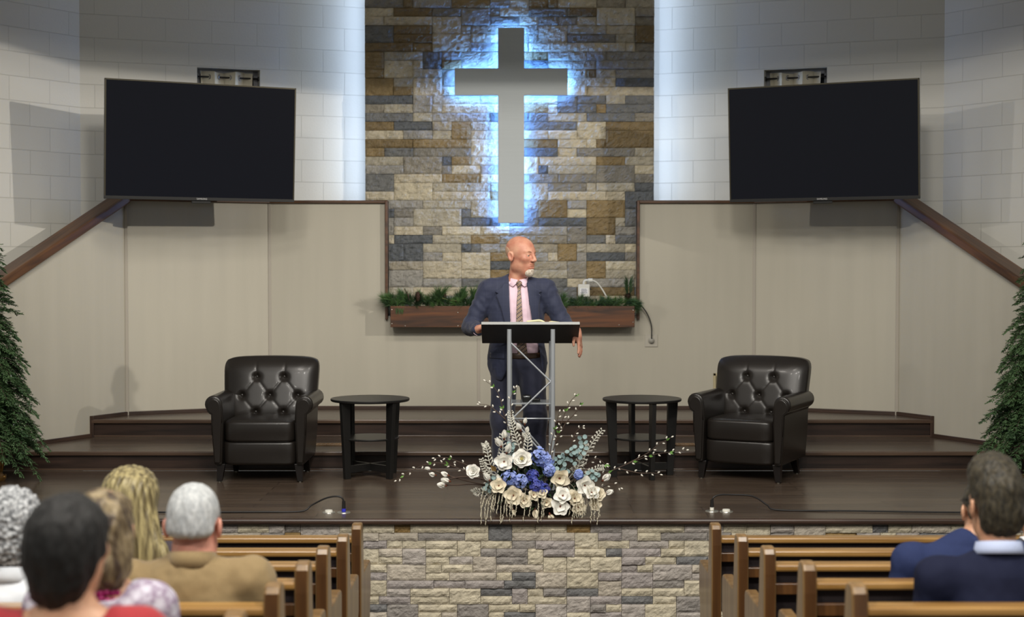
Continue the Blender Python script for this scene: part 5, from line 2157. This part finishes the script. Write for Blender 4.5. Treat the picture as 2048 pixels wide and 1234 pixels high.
# person further along, at the edge of the view
Y = 6.76
t, rot, hc, nz, sh = seated("person in a charcoal jacket with a white collar beyond the navy and blue jackets", (2.385, Y, fl(Y)), R(4), skin_m, m_dark_tr, m_dark_tr, 1.20, 0.21, 1.0, 0.06, R(4), R(2), 1.0,
                            collar=(m_white_c, 0.045, 0.071), seed=61)
hair("hair", m_dkbrown, t, rot, hc, 1.0, SHORT, disp=strands(0.004, 50, 16, 35))

# ================================================================== flowers, garland, trees
m_petal = mat("white_petal", lin(240, 238, 230), 0.6, var=0.03, vscale=(30, 30, 30), sss=0.05)
m_petal_c = mat("cream_petal", lin(226, 216, 192), 0.6, var=0.05, vscale=(30, 30, 30), sss=0.05)
m_rose_c = mat("rose_heart", lin(232, 222, 150), 0.6)
m_stamen = mat("stamen_brown", lin(108, 56, 36), 0.7)
m_blue_fl = mat("hydrangea_blue", lin(122, 148, 216), 0.6, c2=lin(156, 168, 222), vscale=(24, 24, 24))
m_dblue_fl = mat("hydrangea_indigo", lin(58, 76, 164), 0.6, c2=lin(84, 82, 154), vscale=(24, 24, 24))
m_dusty = mat("dusty_leaf", lin(204, 202, 190), 0.85)
m_euc = mat("eucalyptus_leaf", lin(140, 164, 164), 0.6, var=0.18, vscale=(20, 20, 20))
m_twig = mat("twig_brown", lin(74, 58, 48), 0.8)
m_bud = mat("catkin_white", lin(232, 228, 216), 0.7)
m_leaf_g = mat("fresh_leaf", lin(108, 156, 72), 0.5)
m_leaf_d = mat("dark_leaf", lin(44, 62, 38), 0.45, var=0.2, vscale=(20, 20, 20))
m_hang = mat("hanging_catkin", lin(198, 190, 168), 0.7, var=0.1, vscale=(60, 60, 60))
m_basket = mat("dark_wicker", lin(34, 28, 24), 0.7, bump=0.6, bscale=(120, 120, 40))

rf = random.Random(77)


def frame_from(nrm):
    n = Vector(nrm).normalized()
    a = n.orthogonal().normalized()
    return a, n.cross(a).normalized(), n


def petal(mb, c, rad, nrm, L, W, th0, th1, cup=0.35, ns=6, nt=4, tip=0.25):
    """petal growing from c: th = angle away from the flower axis, th0 at the base to th1 at the tip"""
    lat = nrm.cross(rad).normalized()

    def f(u, v):
        s, t = v, u * 2 - 1
        x = z = 0.0
        m = 8
        for q in range(m):
            th = th0 + (th1 - th0) * (s * (q + 0.5) / m)
            x += math.sin(th) * L * s / m
            z += math.cos(th) * L * s / m
        w = W * (math.sin(math.pi * min(1.0, 0.10 + 0.86 * s ** 0.9)) ** 0.75)
        th = th0 + (th1 - th0) * s
        lift = cup * w * t * t
        px = x - lift * math.cos(th)
        pz = z + lift * math.sin(th)
        return tuple(Vector(c) + rad * px + nrm * pz + lat * (w * t))
    mb.grid(f, nt, ns)


def bloom(name, parent, m, c, nrm, layers, heart=None, hm=None):
    """layers: (count, length, width, th0, th1)"""
    a, b, n = frame_from(nrm)
    mb = MB()
    for (cnt, L, W, t0, t1) in layers:
        ph = rf.uniform(0, 6.28)
        for k in range(cnt):
            ang = ph + 2 * math.pi * k / cnt + rf.uniform(-0.15, 0.15)
            rad = a * math.cos(ang) + b * math.sin(ang)
            petal(mb, c, rad, n, L * rf.uniform(0.9, 1.1), W * rf.uniform(0.9, 1.1), t0 + rf.uniform(-0.1, 0.1), t1 + rf.uniform(-0.15, 0.15))
    o = mb.build(name, m, parent, smooth=True)
    if heart:
        hb = MB()
        hb.sphere(tuple(Vector(c) + n * heart * 0.8), (heart, heart, heart), 10, 8)
        for k in range(16):
            ang = 2 * math.pi * k / 16
            d = (a * math.cos(ang) + b * math.sin(ang)) * heart * 1.1 + n * heart * rf.uniform(1.2, 2.0)
            hb.tube([c, tuple(Vector(c) + d)], heart * 0.16, 5)
        hb.build("stamens", hm, o, smooth=True)
    return o


def leaf_quad(mb, p, d, up, L, W, fold=0.25):
    """small pointed leaf, folded along its midrib"""
    d = Vector(d).normalized()
    s = d.cross(Vector(up))
    if s.length < 1e-4:
        s = d.orthogonal()
    s.normalize()
    u = s.cross(d).normalized()
    p = Vector(p)
    vs = [p, p + d * L * 0.45 + s * W + u * W * fold, p + d * L, p + d * L * 0.45 - s * W + u * W * fold, p + d * L * 0.5]
    mb.add(vs, [(0, 4, 1), (1, 4, 2), (0, 3, 4), (3, 2, 4)])


FX, FY = 0.16, 9.53
fl_root = thing("flower_arrangement", "large arrangement of white magnolias, blue hydrangeas and budding branches at the stage edge", "flower arrangement", (FX, FY, 0))

# ---- positions in metres from the foot of the arrangement
ROSE = [ (-0.096, 0.357, 0.068, 0.02), (-0.405, 0.283, 0.05, -0.02), (0.383, 0.138, 0.055, -0.01), (0.367, 0.074, 0.045, -0.02) ]
MAGNOLIA_OPEN = [ (-0.151, 0.135, 0.06, -0.04), (0.141, 0.244, 0.062, -0.02), (0.299, 0.199, 0.062, -0.02), (0.161, 0.135, 0.058, -0.06), (0.145, 0.071, 0.06, -0.06), (-0.209, 0.347, 0.058, 0.0), (-0.023, 0.138, 0.04, -0.03), (0.061, 0.09, 0.04, -0.04), (0.235, 0.118, 0.052, -0.05), (0.262, 0.062, 0.05, -0.04), (0.345, 0.155, 0.05, -0.05), (-0.245, 0.195, 0.052, -0.03), (-0.085, 0.105, 0.045, -0.05), (0.03, 0.15, 0.038, -0.04) ]
TULIP = [ (-0.232, 0.434, 0.055, 0.05, -0.5), (-0.193, 0.395, 0.055, 0.03, 0.3), (-0.209, 0.482, 0.045, 0.07, 0), (-0.077, 0.579, 0.035, 0.06, 0.1), (-0.068, 0.521, 0.035, 0.05, 0.2), (-0.106, 0.54, 0.04, 0.05, -0.4), (-0.305, 0.225, 0.05, -0.02, -0.6), (-0.235, 0.203, 0.05, -0.03, -0.3), (0.254, 0.116, 0.05, -0.05, 0.3), (-0.685, 0.286, 0.03, 0, -1.2), (-0.656, 0.248, 0.035, 0, -1.3), (-0.572, 0.248, 0.04, -0.01, -1.2), (-0.563, 0.212, 0.045, -0.02, -1.3), (-0.588, 0.183, 0.045, -0.02, -1.35), (-0.154, 0.048, 0.03, -0.08, 2.9), (-0.177, 0.08, 0.03, -0.08, 2.5), (0.424, 0.219, 0.05, 0.02, 0.8), (0.441, 0.138, 0.045, 0.0, 1.2), (0.215, 0.09, 0.04, -0.08, 1.8), (0.08, 0.019, 0.05, -0.09, 2.8), (-0.016, 0.051, 0.05, -0.09, 3.0) ]
HYDRANGEA = [ (0.016, 0.373, 0.052, 0.03, 0), (0.055, 0.347, 0.04, 0.03, 0), (-0.177, 0.241, 0.04, -0.02, 0), (-0.1, 0.225, 0.042, -0.02, 0), (-0.003, 0.193, 0.038, -0.03, 1), (-0.029, 0.251, 0.03, 0, 1), (0.08, 0.289, 0.03, 0.0, 0), (0.267, 0.26, 0.025, 0.02, 0), (0.042, 0.17, 0.03, -0.03, 1) ]
BRANCH = [
     [(-0.106, 0.09), (-0.283, 0.17), (-0.476, 0.267), (-0.621, 0.312), (-0.733, 0.299), (-0.83, 0.251), (-0.92, 0.193)] ,
     [(-0.283, 0.219), (-0.428, 0.299), (-0.524, 0.341), (-0.588, 0.363), (-0.666, 0.36)] ,
     [(-0.074, 0.219), (-0.138, 0.412), (-0.203, 0.605), (-0.241, 0.749), (-0.283, 0.814), (-0.338, 0.852)] ,
     [(-0.203, 0.605), (-0.267, 0.662), (-0.315, 0.695), (-0.379, 0.701)] ,
     [(-0.17, 0.476), (-0.164, 0.637), (-0.17, 0.733), (-0.132, 0.82)] ,
     [(0.055, 0.219), (0.119, 0.444), (0.167, 0.605), (0.215, 0.717), (0.257, 0.762)] ,
     [(0.125, 0.444), (0.183, 0.572), (0.241, 0.637), (0.28, 0.695)] ,
     [(0.071, 0.251), (0.093, 0.444), (0.119, 0.572), (0.145, 0.669)] ,
     [(0.151, 0.154), (0.408, 0.235), (0.601, 0.315), (0.762, 0.37), (0.875, 0.386), (0.981, 0.399)] ,
     [(0.585, 0.309), (0.714, 0.379), (0.794, 0.444), (0.875, 0.492)] ,
     [(0.537, 0.283), (0.666, 0.257), (0.746, 0.26), (0.801, 0.251)] ,
     [(0.344, 0.122), (0.473, 0.186), (0.547, 0.161)] ,
     [(0.183, 0.219), (0.312, 0.299), (0.392, 0.347), (0.457, 0.299)] ,
     [(0.215, 0.412), (0.248, 0.508), (0.28, 0.547), (0.302, 0.563)] ,
]
DUSTY = [
     [(-0.106, 0.412), (-0.138, 0.508), (-0.164, 0.588), (-0.17, 0.653)] ,
     [(-0.068, 0.379), (-0.058, 0.476), (-0.074, 0.524)] ,
     [(-0.235, 0.219), (-0.299, 0.315), (-0.322, 0.412), (-0.338, 0.444)] ,
     [(-0.267, 0.251), (-0.331, 0.299), (-0.357, 0.363)] ,
     [(0.199, 0.219), (0.296, 0.347), (0.36, 0.46), (0.418, 0.534)] ,
     [(0.248, 0.251), (0.28, 0.347), (0.318, 0.444)] ,
     [(0.28, 0.219), (0.376, 0.283), (0.434, 0.289)] ,
     [(-0.235, 0.315), (-0.219, 0.412), (-0.225, 0.508)] ,
     [(-0.283, 0.122), (-0.379, 0.138), (-0.412, 0.129)] ,
]
EUCALY = [
     [(0.119, 0.219), (0.151, 0.315), (0.199, 0.395), (0.248, 0.428)] ,
     [(0.151, 0.251), (0.248, 0.363), (0.296, 0.428), (0.289, 0.502)] ,
     [(-0.138, 0.315), (-0.17, 0.395), (-0.164, 0.444)] ,
     [(0.071, 0.267), (0.119, 0.331), (0.167, 0.363)] ,
     [(-0.235, 0.219), (-0.283, 0.219), (-0.315, 0.17)] ,
     [(0.312, 0.219), (0.344, 0.267), (0.376, 0.251)] ,
]
STEM = [
     [(-0.122, 0.122), (-0.283, 0.17), (-0.428, 0.203), (-0.572, 0.244), (-0.678, 0.283)] ,
     [(-0.122, 0.106), (-0.363, 0.18), (-0.508, 0.183), (-0.588, 0.183)] ,
     [(-0.106, 0.138), (-0.315, 0.212), (-0.46, 0.235), (-0.566, 0.225)] ,
]


mb = MB().lathe([(0.001, 0.0), (0.19, 0.0), (0.215, 0.03), (0.225, 0.10), (0.215, 0.125), (0.19, 0.118), (0.001, 0.118)], (0, 0, 0), 36)
mb.v = [(x * 1.25, y * 0.62, z) for x, y, z in mb.v]
mb.build("basket", m_basket, fl_root, smooth=True, angle=50)

# dark foliage cushion behind the blooms
mb = MB()
for k in range(420):
    a = rf.uniform(0, 2 * math.pi)
    r = rf.uniform(0.0, 1.0) ** 0.5
    p = Vector((0.34 * r * math.cos(a), 0.17 * r * math.sin(a) + 0.01, 0.09 + 0.20 * (1 - r * r) + rf.uniform(-0.05, 0.05)))
    d = Vector((p.x * 1.6 + rf.uniform(-.3, .3), p.y * 2 - 0.25 + rf.uniform(-.3, .3), 0.15 + rf.uniform(-.5, .6)))
    leaf_quad(mb, p, d, (0, 0, 1), rf.uniform(0.05, 0.09), rf.uniform(0.010, 0.019))
mb.build("foliage", m_leaf_d, fl_root)

for i, (x, z, r, dy) in enumerate(ROSE):
    n = (x * 0.5, -1.0, 0.35)
    mm = m_petal if i < 2 else m_petal_c
    y = -0.125 + dy
    o = bloom("rose", fl_root, mm, (x, y, z), n, [(6, r * 1.05, r * 0.62, 0.9, 1.5), (6, r * 0.85, r * 0.55, 0.55, 1.05), (5, r * 0.65, r * 0.42, 0.25, 0.7), (4, r * 0.5, r * 0.3, 0.1, 0.35)])
    if i == 0:
        hb = MB()
        for k in range(9):
            ang = 2 * math.pi * k / 9
            aa, bb, nn_ = frame_from(n)
            petal(hb, Vector((x, y, z)) + nn_ * 0.006, aa * math.cos(ang) + bb * math.sin(ang), nn_, r * 0.5, r * 0.2, 0.1 + 0.05 * (k % 3), 0.5, ns=4, nt=3)
        hb.build("heart", m_rose_c, o, smooth=True)
for (x, z, r, dy) in MAGNOLIA_OPEN:
    y = -0.125 + dy
    bloom("magnolia_bloom", fl_root, m_petal if rf.random() < 0.6 else m_petal_c, (x, y, z), (x * 0.6 + rf.uniform(-.2, .2), -1.0, 0.25 + rf.uniform(-.3, .2)),
          [(5, r * 1.15, r * 0.60, 0.85, 1.5), (4, r * 0.95, r * 0.52, 0.4, 0.95)], r * 0.14, m_stamen)
for (x, z, r, dy, tl) in TULIP:
    y = -0.09 + dy
    far = x < -0.5
    n = (math.sin(tl), -0.25, math.cos(tl))
    o = bloom("magnolia_bud", fl_root, m_petal if not tl > 1.5 else m_petal_c, (x, y + (0.05 if far else 0), z), n, [(4, r * 1.25, r * 0.42, 0.55, -0.25), (3, r * 1.1, r * 0.38, 0.4, -0.3)])
    cb = MB()
    a, b, nn_ = frame_from(n)
    p0 = Vector((x, y + (0.05 if far else 0), z))
    cb.tube([p0 - nn_ * 0.012, p0 + nn_ * 0.006], [0.004, r * 0.20], 8)
    cb.build("calyx", m_stamen, o, smooth=True)
for (x, z, r, dy, dark) in HYDRANGEA:
    mb = MB()
    c = Vector((x, -0.11 + dy, z))
    for k in range(46):
        zz_ = rf.uniform(-1, 1)
        a = rf.uniform(0, 6.283)
        q = math.sqrt(1 - zz_ * zz_)
        n = Vector((q * math.cos(a), -abs(q * math.sin(a)) * 0.9 - 0.1, zz_)).normalized()
        p = c + n * r * rf.uniform(0.72, 1.28)
        aa, bb, nn_ = frame_from(n)
        ph = rf.uniform(0, 1.5)
        for j in range(4):
            t = ph + j * math.pi / 2
            petal(mb, p, aa * math.cos(t) + bb * math.sin(t), nn_, 0.0165, 0.0095, 0.9, 1.6, cup=0.2, ns=3, nt=2)
    mb.build("hydrangea_head", m_dblue_fl if dark else m_blue_fl, fl_root, smooth=True)


def lift(pts, y0, y1):
    n = len(pts) - 1
    return [(p[0], y0 + (y1 - y0) * i / n, p[1]) for i, p in enumerate(pts)]


for i, br in enumerate(BRANCH):
    y0 = rf.uniform(-0.02, 0.06)
    pts = spline(lift(br, y0, y0 + rf.uniform(-0.12, 0.05)), 8)
    o = MB().tube(pts, [0.0042 * (1 - 0.7 * k / len(pts)) for k in range(len(pts))], 6).build("budding_branch", m_twig, fl_root, smooth=True)
    bb = MB()
    lb = MB()
    L = 0.0
    nxt = 0.22 if i in (0, 2, 4, 5, 8) else 0.05
    sd = 1
    nl = 0.3
    for k in range(1, len(pts)):
        L += (pts[k] - pts[k - 1]).length
        if L > nxt or k == len(pts) - 1:
            nxt = L + rf.uniform(0.022, 0.042)
            sd = -sd
            t = (pts[k] - pts[k - 1]).normalized()
            s = t.cross(Vector((0, 1, 0))).normalized() * sd
            p = pts[k] + s * 0.012 + Vector((0, rf.uniform(-.01, .01), 0))
            d = (t * 0.8 + s * 0.6).normalized()
            if k == len(pts) - 1:
                p, d = pts[k], t
            bb.tube([p - d * 0.009, p - d * 0.003, p + d * 0.004, p + d * 0.010], [0.001, 0.0052, 0.0048, 0.0008], 7)
            bb.tube([pts[k], p - d * 0.006], 0.0009, 4)
        if L > nl:
            nl = L + rf.uniform(0.10, 0.2)
            t = (pts[k] - pts[k - 1]).normalized()
            for q in (-1, 1):
                leaf_quad(lb, pts[k], t + Vector((0.5 * q, -0.3, 0.3 * q)), (0, -1, 0), rf.uniform(0.025, 0.04), 0.006)
    if bb.v:
        tag(bb.build('buds', m_bud, o, smooth=True), kind='stuff')
    if lb.v:
        tag(lb.build('leaves', m_leaf_g, o), kind='stuff')
for br in STEM:
    MB().tube(spline(lift(br, 0.0, -0.04), 8), 0.0045, 6).build("bare_stem", m_twig, fl_root, smooth=True)
for br in DUSTY:
    y0 = rf.uniform(-0.10, 0.0)
    pts = spline(lift(br, y0, y0 + rf.uniform(-0.03, 0.06)), 9)
    mb = MB().tube(pts, 0.0026, 6)
    for k in range(3, len(pts), 2):
        t = (pts[k] - pts[k - 1]).normalized()
        s = t.cross(Vector((0, 1, 0))).normalized()
        for q in (-1, 1):
            d = (t * 0.7 + s * q + Vector((0, rf.uniform(-.5, .3), 0))).normalized()
            L = rf.uniform(0.026, 0.042) * (1.15 - 0.5 * k / len(pts))
            p = pts[k]
            mb.tube([p, p + d * L * 0.6, p + d * L], [0.0028, 0.0042, 0.0014], 5)
            for q2 in (-1, 1):
                d2 = (d + t * 0.6 * q2).normalized()
                mb.tube([p + d * L * 0.5, p + d * L * 0.5 + d2 * L * 0.45], [0.003, 0.0018], 5)
    mb.build("dusty_miller_stem", m_dusty, fl_root, smooth=True)
for br in EUCALY:
    y0 = rf.uniform(-0.12, -0.02)
    pts = spline(lift(br, y0, y0 - 0.02), 7)
    o = MB().tube(pts, 0.002, 6).build("eucalyptus_stem", m_leaf_d, fl_root, smooth=True)
    mb = MB()
    for k in range(2, len(pts), 3):
        t = (pts[k] - pts[k - 1]).normalized()
        s = t.cross(Vector((0, 1, 0))).normalized()
        for q in (-1, 1):
            d = (s * q + t * 0.5 + Vector((0, rf.uniform(-.6, .2), 0))).normalized()
            c = pts[k] + d * 0.019
            n = Vector((rf.uniform(-1, 1), -1, rf.uniform(-.4, 1.2))).normalized()
            a, b, n = frame_from(n)
            ring = [c + (a * math.cos(2 * math.pi * j / 10) + b * math.sin(2 * math.pi * j / 10)) * 0.0155 for j in range(10)]
            mb.add([c + n * -0.004] + ring, [(0, 1 + j, 1 + (j + 1) % 10) for j in range(10)])
    mb.build("leaves", m_euc, o, smooth=True)
# hanging catkins
for (x0, x1, cnt) in ((-0.37, -0.13, 15), (0.0, 0.06, 3), (0.20, 0.40, 14), (-0.08, -0.03, 2)):
    for k in range(cnt):
        x = x0 + (x1 - x0) * (k + rf.random()) / cnt
        zt, zb = rf.uniform(0.10, 0.20), rf.uniform(-0.015, 0.06)
        y = rf.uniform(-0.235, -0.16) if zb > 0.012 else rf.uniform(-0.298, -0.285)
        pts = spline([(x * 0.8, -0.09, zt + 0.03), (x * 0.95, y * 0.72, zt), (x, y, (zt + zb) / 2), (x + rf.uniform(-.015, .01), y - 0.002, zb)], 7)
        o = MB().tube(pts, 0.0009, 4).build("hanging_catkin", m_hang, fl_root, smooth=True)
        mb = MB()
        for j in range(7, len(pts)):
            p = pts[j]
            if rf.random() < 0.8:
                mb.tube([p, p + Vector((rf.uniform(-.004, .004), rf.uniform(-.003, .0), -0.006)), p + Vector((rf.uniform(-.006, .006), 0, -0.022))], [0.0012, 0.0034, 0.0007], 5)
        if mb.v:
            tag(mb.build('florets', m_hang, o, smooth=True), kind='stuff')
# small gold bow-like ornament leaf
mb = MB()
for (x, z) in ((-0.26, 0.285), (0.19, 0.19), (0.16, 0.17)):
    leaf_quad(mb, (x, -0.13, z), (-0.4, -0.4, 0.5), (0, -1, 0), 0.07, 0.018)
mb.build("bronze_leaf", mat("bronze_magnolia_leaf", lin(146, 116, 62), 0.5), fl_root)

# ------------------------------------------------------------------ pine garland in the planter
m_pine = mat("pine_needles", lin(58, 88, 50), 0.6, c2=lin(36, 58, 36), vscale=(9, 9, 9))
m_pine_l = mat("pine_needles_light", lin(86, 120, 62), 0.6, c2=lin(58, 90, 52), vscale=(9, 9, 9))
m_cone = mat("pine_cone", lin(70, 46, 34), 0.7, var=0.25, vscale=(60, 60, 60))
gl = thing("pine_garland", "green pine garland with cones filling the long planter box", "garland", (0, 13.22, 1.236))
rg = random.Random(31)


def needle_tuft(mb, p, d, n, L, fan, w=0.0011):
    p = Vector(p)
    d = Vector(d).normalized()
    for _ in range(n):
        q = (d + Vector((rg.gauss(0, fan), rg.gauss(0, fan), rg.gauss(0, fan)))).normalized()
        b = p + d * rg.uniform(-0.02, 0.03)
        s = q.cross(Vector((rg.uniform(-1, 1), rg.uniform(-1, 1), rg.uniform(-1, 1)))).normalized() * w
        l = L * rg.uniform(0.7, 1.15)
        e = b + q * l + Vector((0, 0, -0.012 * l / 0.1))
        m_ = b + q * l * 0.5
        mb.add([b - s, b + s, m_ + s * 1.1, e, m_ - s * 1.1], [(0, 1, 2, 4), (4, 2, 3)])


def keep(mb, ymax):
    mb.v = [(x, min(y, ymax), z) for (x, y, z) in mb.v]


mbA, mbB = MB(), MB()
for k in range(260):
    x = -1.10 + 2.20 * (k + rg.random()) / 260
    right = x > 0.35
    z = rg.uniform(-0.03, 0.035) + (0.0 if right else 0.02)
    d = (rg.uniform(-.9, .9) + (0.5 if right else 0.0), rg.uniform(-.8, .15), rg.uniform(0.15, 1.0))
    needle_tuft(mbA if rg.random() < 0.62 else mbB, (x, rg.uniform(-0.09, 0.03), z), d, 64, 0.075, 0.36)
for (x, z, dx, dz, L) in ((-0.83, 0.02, 0.0, 1, 0.10), (-0.66, 0.02, -0.1, 1, 0.12), (-0.63, 0.06, 0.1, 1, 0.12), (-0.44, 0.03, 0.05, 1, 0.11), (-0.47, 0.05, 0.0, 1, 0.11), (-0.34, 0.05, 0.1, 1, 0.12),
                          (0.40, 0.03, 0, 1, 0.1), (0.43, 0.0, 0, 1, 0.1), (0.60, 0.0, 0.1, 1, 0.08), (0.84, 0.0, -0.2, 0.8, 0.08), (-1.09, 0.01, -0.4, 0.9, 0.11), (-1.11, 0.0, -0.5, 0.6, 0.10), (1.06, 0.0, 0.9, 0.1, 0.10), (1.04, -0.01, 1.0, -0.1, 0.10), (-0.95, 0.03, -0.1, 1, 0.11), (-0.98, 0.02, 0.1, 1, 0.1)):
    for q in range(3):
        needle_tuft(mbB if q else mbA, (x + rg.uniform(-.02, .02), rg.uniform(-.06, .02), z + 0.02 * q), (dx + rg.uniform(-.5, .5), -0.25, dz * 0.8), 95, L, 0.30)
for k in range(5):
    needle_tuft(mbB, (-1.04 + 0.02 * k, -0.085, 0.0), (0.25 - 0.1 * k, -0.4, -0.8), 26, 0.06, 0.2)
for q in (mbA, mbB):
    keep(q, 0.10)
mbA.build("needles", m_pine, gl)
mbB.build("needles", m_pine_l, gl)


def pine_cone(p, r, L, parent):
    mb = MB()
    mb.sphere((p[0], p[1], p[2]), (r * 0.6, r * 0.6, L * 0.45), 10, 8)
    for j in range(9):
        zz_ = -L * 0.45 + L * 0.95 * j / 8
        rr = r * math.sin(math.pi * (0.15 + 0.75 * j / 8)) ** 0.7
        for k in range(9):
            a = 2 * math.pi * (k / 9 + 0.5 * (j % 2) / 9)
            b = Vector((p[0] + rr * 0.5 * math.cos(a), p[1] + rr * 0.5 * math.sin(a), p[2] + zz_ - 0.004))
            leaf_quad(mb, b, (math.cos(a), math.sin(a), 0.35), (0, 0, 1), rr * 0.75, r * 0.26, 0.1)
    mb.build("pine_cone", m_cone, parent)


pine_cone((-0.835, -0.10, 0.085), 0.034, 0.10, gl)
pine_cone((-0.60, -0.04, 0.09), 0.026, 0.07, gl)
pine_cone((1.035, -0.02, 0.085), 0.038, 0.06, gl)
MB().tube([(-0.91, -0.06, 0.03), (-0.925, -0.05, 0.10), (-0.96, -0.04, 0.155)], [0.006, 0.005, 0.004], 7).build("bare_twig", m_twig, gl, smooth=True)
MB().tube([(-0.62, -0.08, 0.07), (-0.55, -0.085, 0.05), (-0.49, -0.08, 0.045)], 0.004, 7).build("bare_twig", mat("pale_twig", lin(112, 118, 70), 0.7), gl, smooth=True)
mb = MB()
for k in range(10):
    z = 0.09 + 0.012 * k
    for a in (0, 2.1, 4.2):
        needle_tuft(mb, (1.035 + 0.012 * math.cos(a), -0.02 + 0.012 * math.sin(a), z), (0.4 * math.cos(a), 0.4 * math.sin(a), 1.0), 14, 0.085, 0.16)
keep(mb, 0.10)
mb.build("upright_sprig", m_pine, gl)

# ------------------------------------------------------------------ artificial trees in gilded pots
m_tree = mat("tree_foliage", lin(86, 114, 72), 0.55, c2=lin(54, 80, 50), vscale=(7, 7, 7))
m_bark = mat("tree_bark", lin(64, 50, 38), 0.85)
m_gold = mat("antique_gold", lin(164, 124, 62), 0.42, metal=0.55, c2=lin(96, 68, 34), vscale=(22, 22, 22), bump=0.4, bscale=(60, 60, 60))
m_bulb = mat("clear_bulb", lin(220, 226, 224), 0.08, spec=0.9)
rt = random.Random(9)


def make_tree():
    t = thing("potted_tree", "artificial evergreen tree in a gilded pot at the left end of the stage", "tree", (0, 0, 0), 0, "potted evergreen trees")
    H0, H1_ = 0.27, 2.05
    pot = MB()
    pot.lathe([(0.001, 0.0), (0.150, 0.0), (0.158, 0.012), (0.158, 0.03), (0.138, 0.042), (0.128, 0.065), (0.136, 0.16), (0.146, 0.205), (0.160, 0.215), (0.162, 0.245), (0.150, 0.252), (0.135, 0.244), (0.001, 0.235)], n=40)
    po = pot.build("pot", m_gold, t, smooth=True, angle=40)
    orn = MB()
    for k in range(12):
        a = 2 * math.pi * k / 12
        ca, sa = math.cos(a), math.sin(a)
        orn.tube([(0.131 * ca, 0.131 * sa, 0.07), (0.140 * ca, 0.140 * sa, 0.12), (0.146 * ca, 0.146 * sa, 0.19)], [0.010, 0.006, 0.012], 6)
        orn.sphere((0.150 * ca, 0.150 * sa, 0.03), 0.014, 8, 6)
    orn.build("relief", m_gold, po, smooth=True)
    MB().tube([(0, 0, 0.2), (0, 0, 1.0), (0.01, 0, H1_ - 0.05)], [0.03, 0.022, 0.006], 10).build("trunk", m_bark, t, smooth=True)
    fo = MB()
    tw = MB()
    bulbs = MB()
    nb_ = 300
    for k in range(nb_):
        f = (k + 0.5) / nb_
        z = H0 + (H1_ - H0) * (1 - math.sqrt(1 - f * 0.985))
        a = k * 2.39996 + rt.uniform(-0.2, 0.2)
        L = (0.385 * (H1_ - z) / (H1_ - H0) + 0.05) * rt.uniform(0.78, 1.12)
        ca, sa = math.cos(a), math.sin(a)
        # the wall side of the tree is pressed flatter
        toward = ca * -0.876 + sa * 0.483
        if toward > 0:
            L = min(L, 0.34 / max(0.25, toward))
        rise = rt.uniform(0.10, 0.35)
        droop = rt.uniform(0.35, 0.75) * (1.0 if z < 1.2 else 0.6)
        pts = []
        for i in range(7):
            s = i / 6
            pts.append(Vector((ca * L * s, sa * L * s, z + L * (rise * s - droop * s * s * s))))
        tw.tube(pts, [0.005 * (1 - 0.8 * i / 6) + 0.0008 for i in range(7)], 5, caps=False)
        npr = max(4, int(L / 0.024))
        for i in range(1, npr + 1):
            s = 0.22 + 0.78 * i / npr
            j = min(5, int(s * 6))
            fr = s * 6 - j
            p = pts[j].lerp(pts[j + 1], fr)
            t_ = (pts[j + 1] - pts[j]).normalized()
            for q in (-1, 1):
                side = t_.cross(Vector((0, 0, 1))).normalized() * q
                d = (t_ * 0.75 + side * rt.uniform(0.45, 0.9) + Vector((0, 0, rt.uniform(-0.25, 0.35)))).normalized()
                l = rt.uniform(0.05, 0.085) * (1.15 - 0.45 * s)
                if i == npr:
                    d = (t_ + side * 0.2).normalized()
                n = 5
                for w in range(n):
                    b = p + d * l * (w + 0.6) / n
                    for e in (-1, 1):
                        nd = (d * 0.8 + d.cross(Vector((0.1, 0.2, 1))).normalized() * e * 0.62 + Vector((0, 0, rt.uniform(-0.35, 0.45)))).normalized()
                        leaf_quad(fo, b, nd, (rt.uniform(-.4, .4), rt.uniform(-.4, .4), 1), rt.uniform(0.020, 0.034), 0.0052, 0.5)
                leaf_quad(fo, p + d * l * 0.9, d, (0, 0, 1), 0.024, 0.004, 0.5)
        if k % 11 == 3:
            e = pts[5]
            bulbs.tube([e, e + Vector((0, 0, 0.016))], [0.0025, 0.0045], 6)
    tw.build("boughs", m_bark, t)
    fo.build("foliage", m_tree, t)
    bulbs.build("light_bulbs", m_bulb, t, smooth=True)
    return t


tree = make_tree()
tree.location = (-3.915, 10.93, 0)
tr2 = copy_tree(tree)
tr2['label'] = "artificial evergreen tree in a gilded pot at the right end of the stage"
tr2.location = (3.945, 10.93, 0)
tr2.rotation_euler = (0, 0, R(-122))
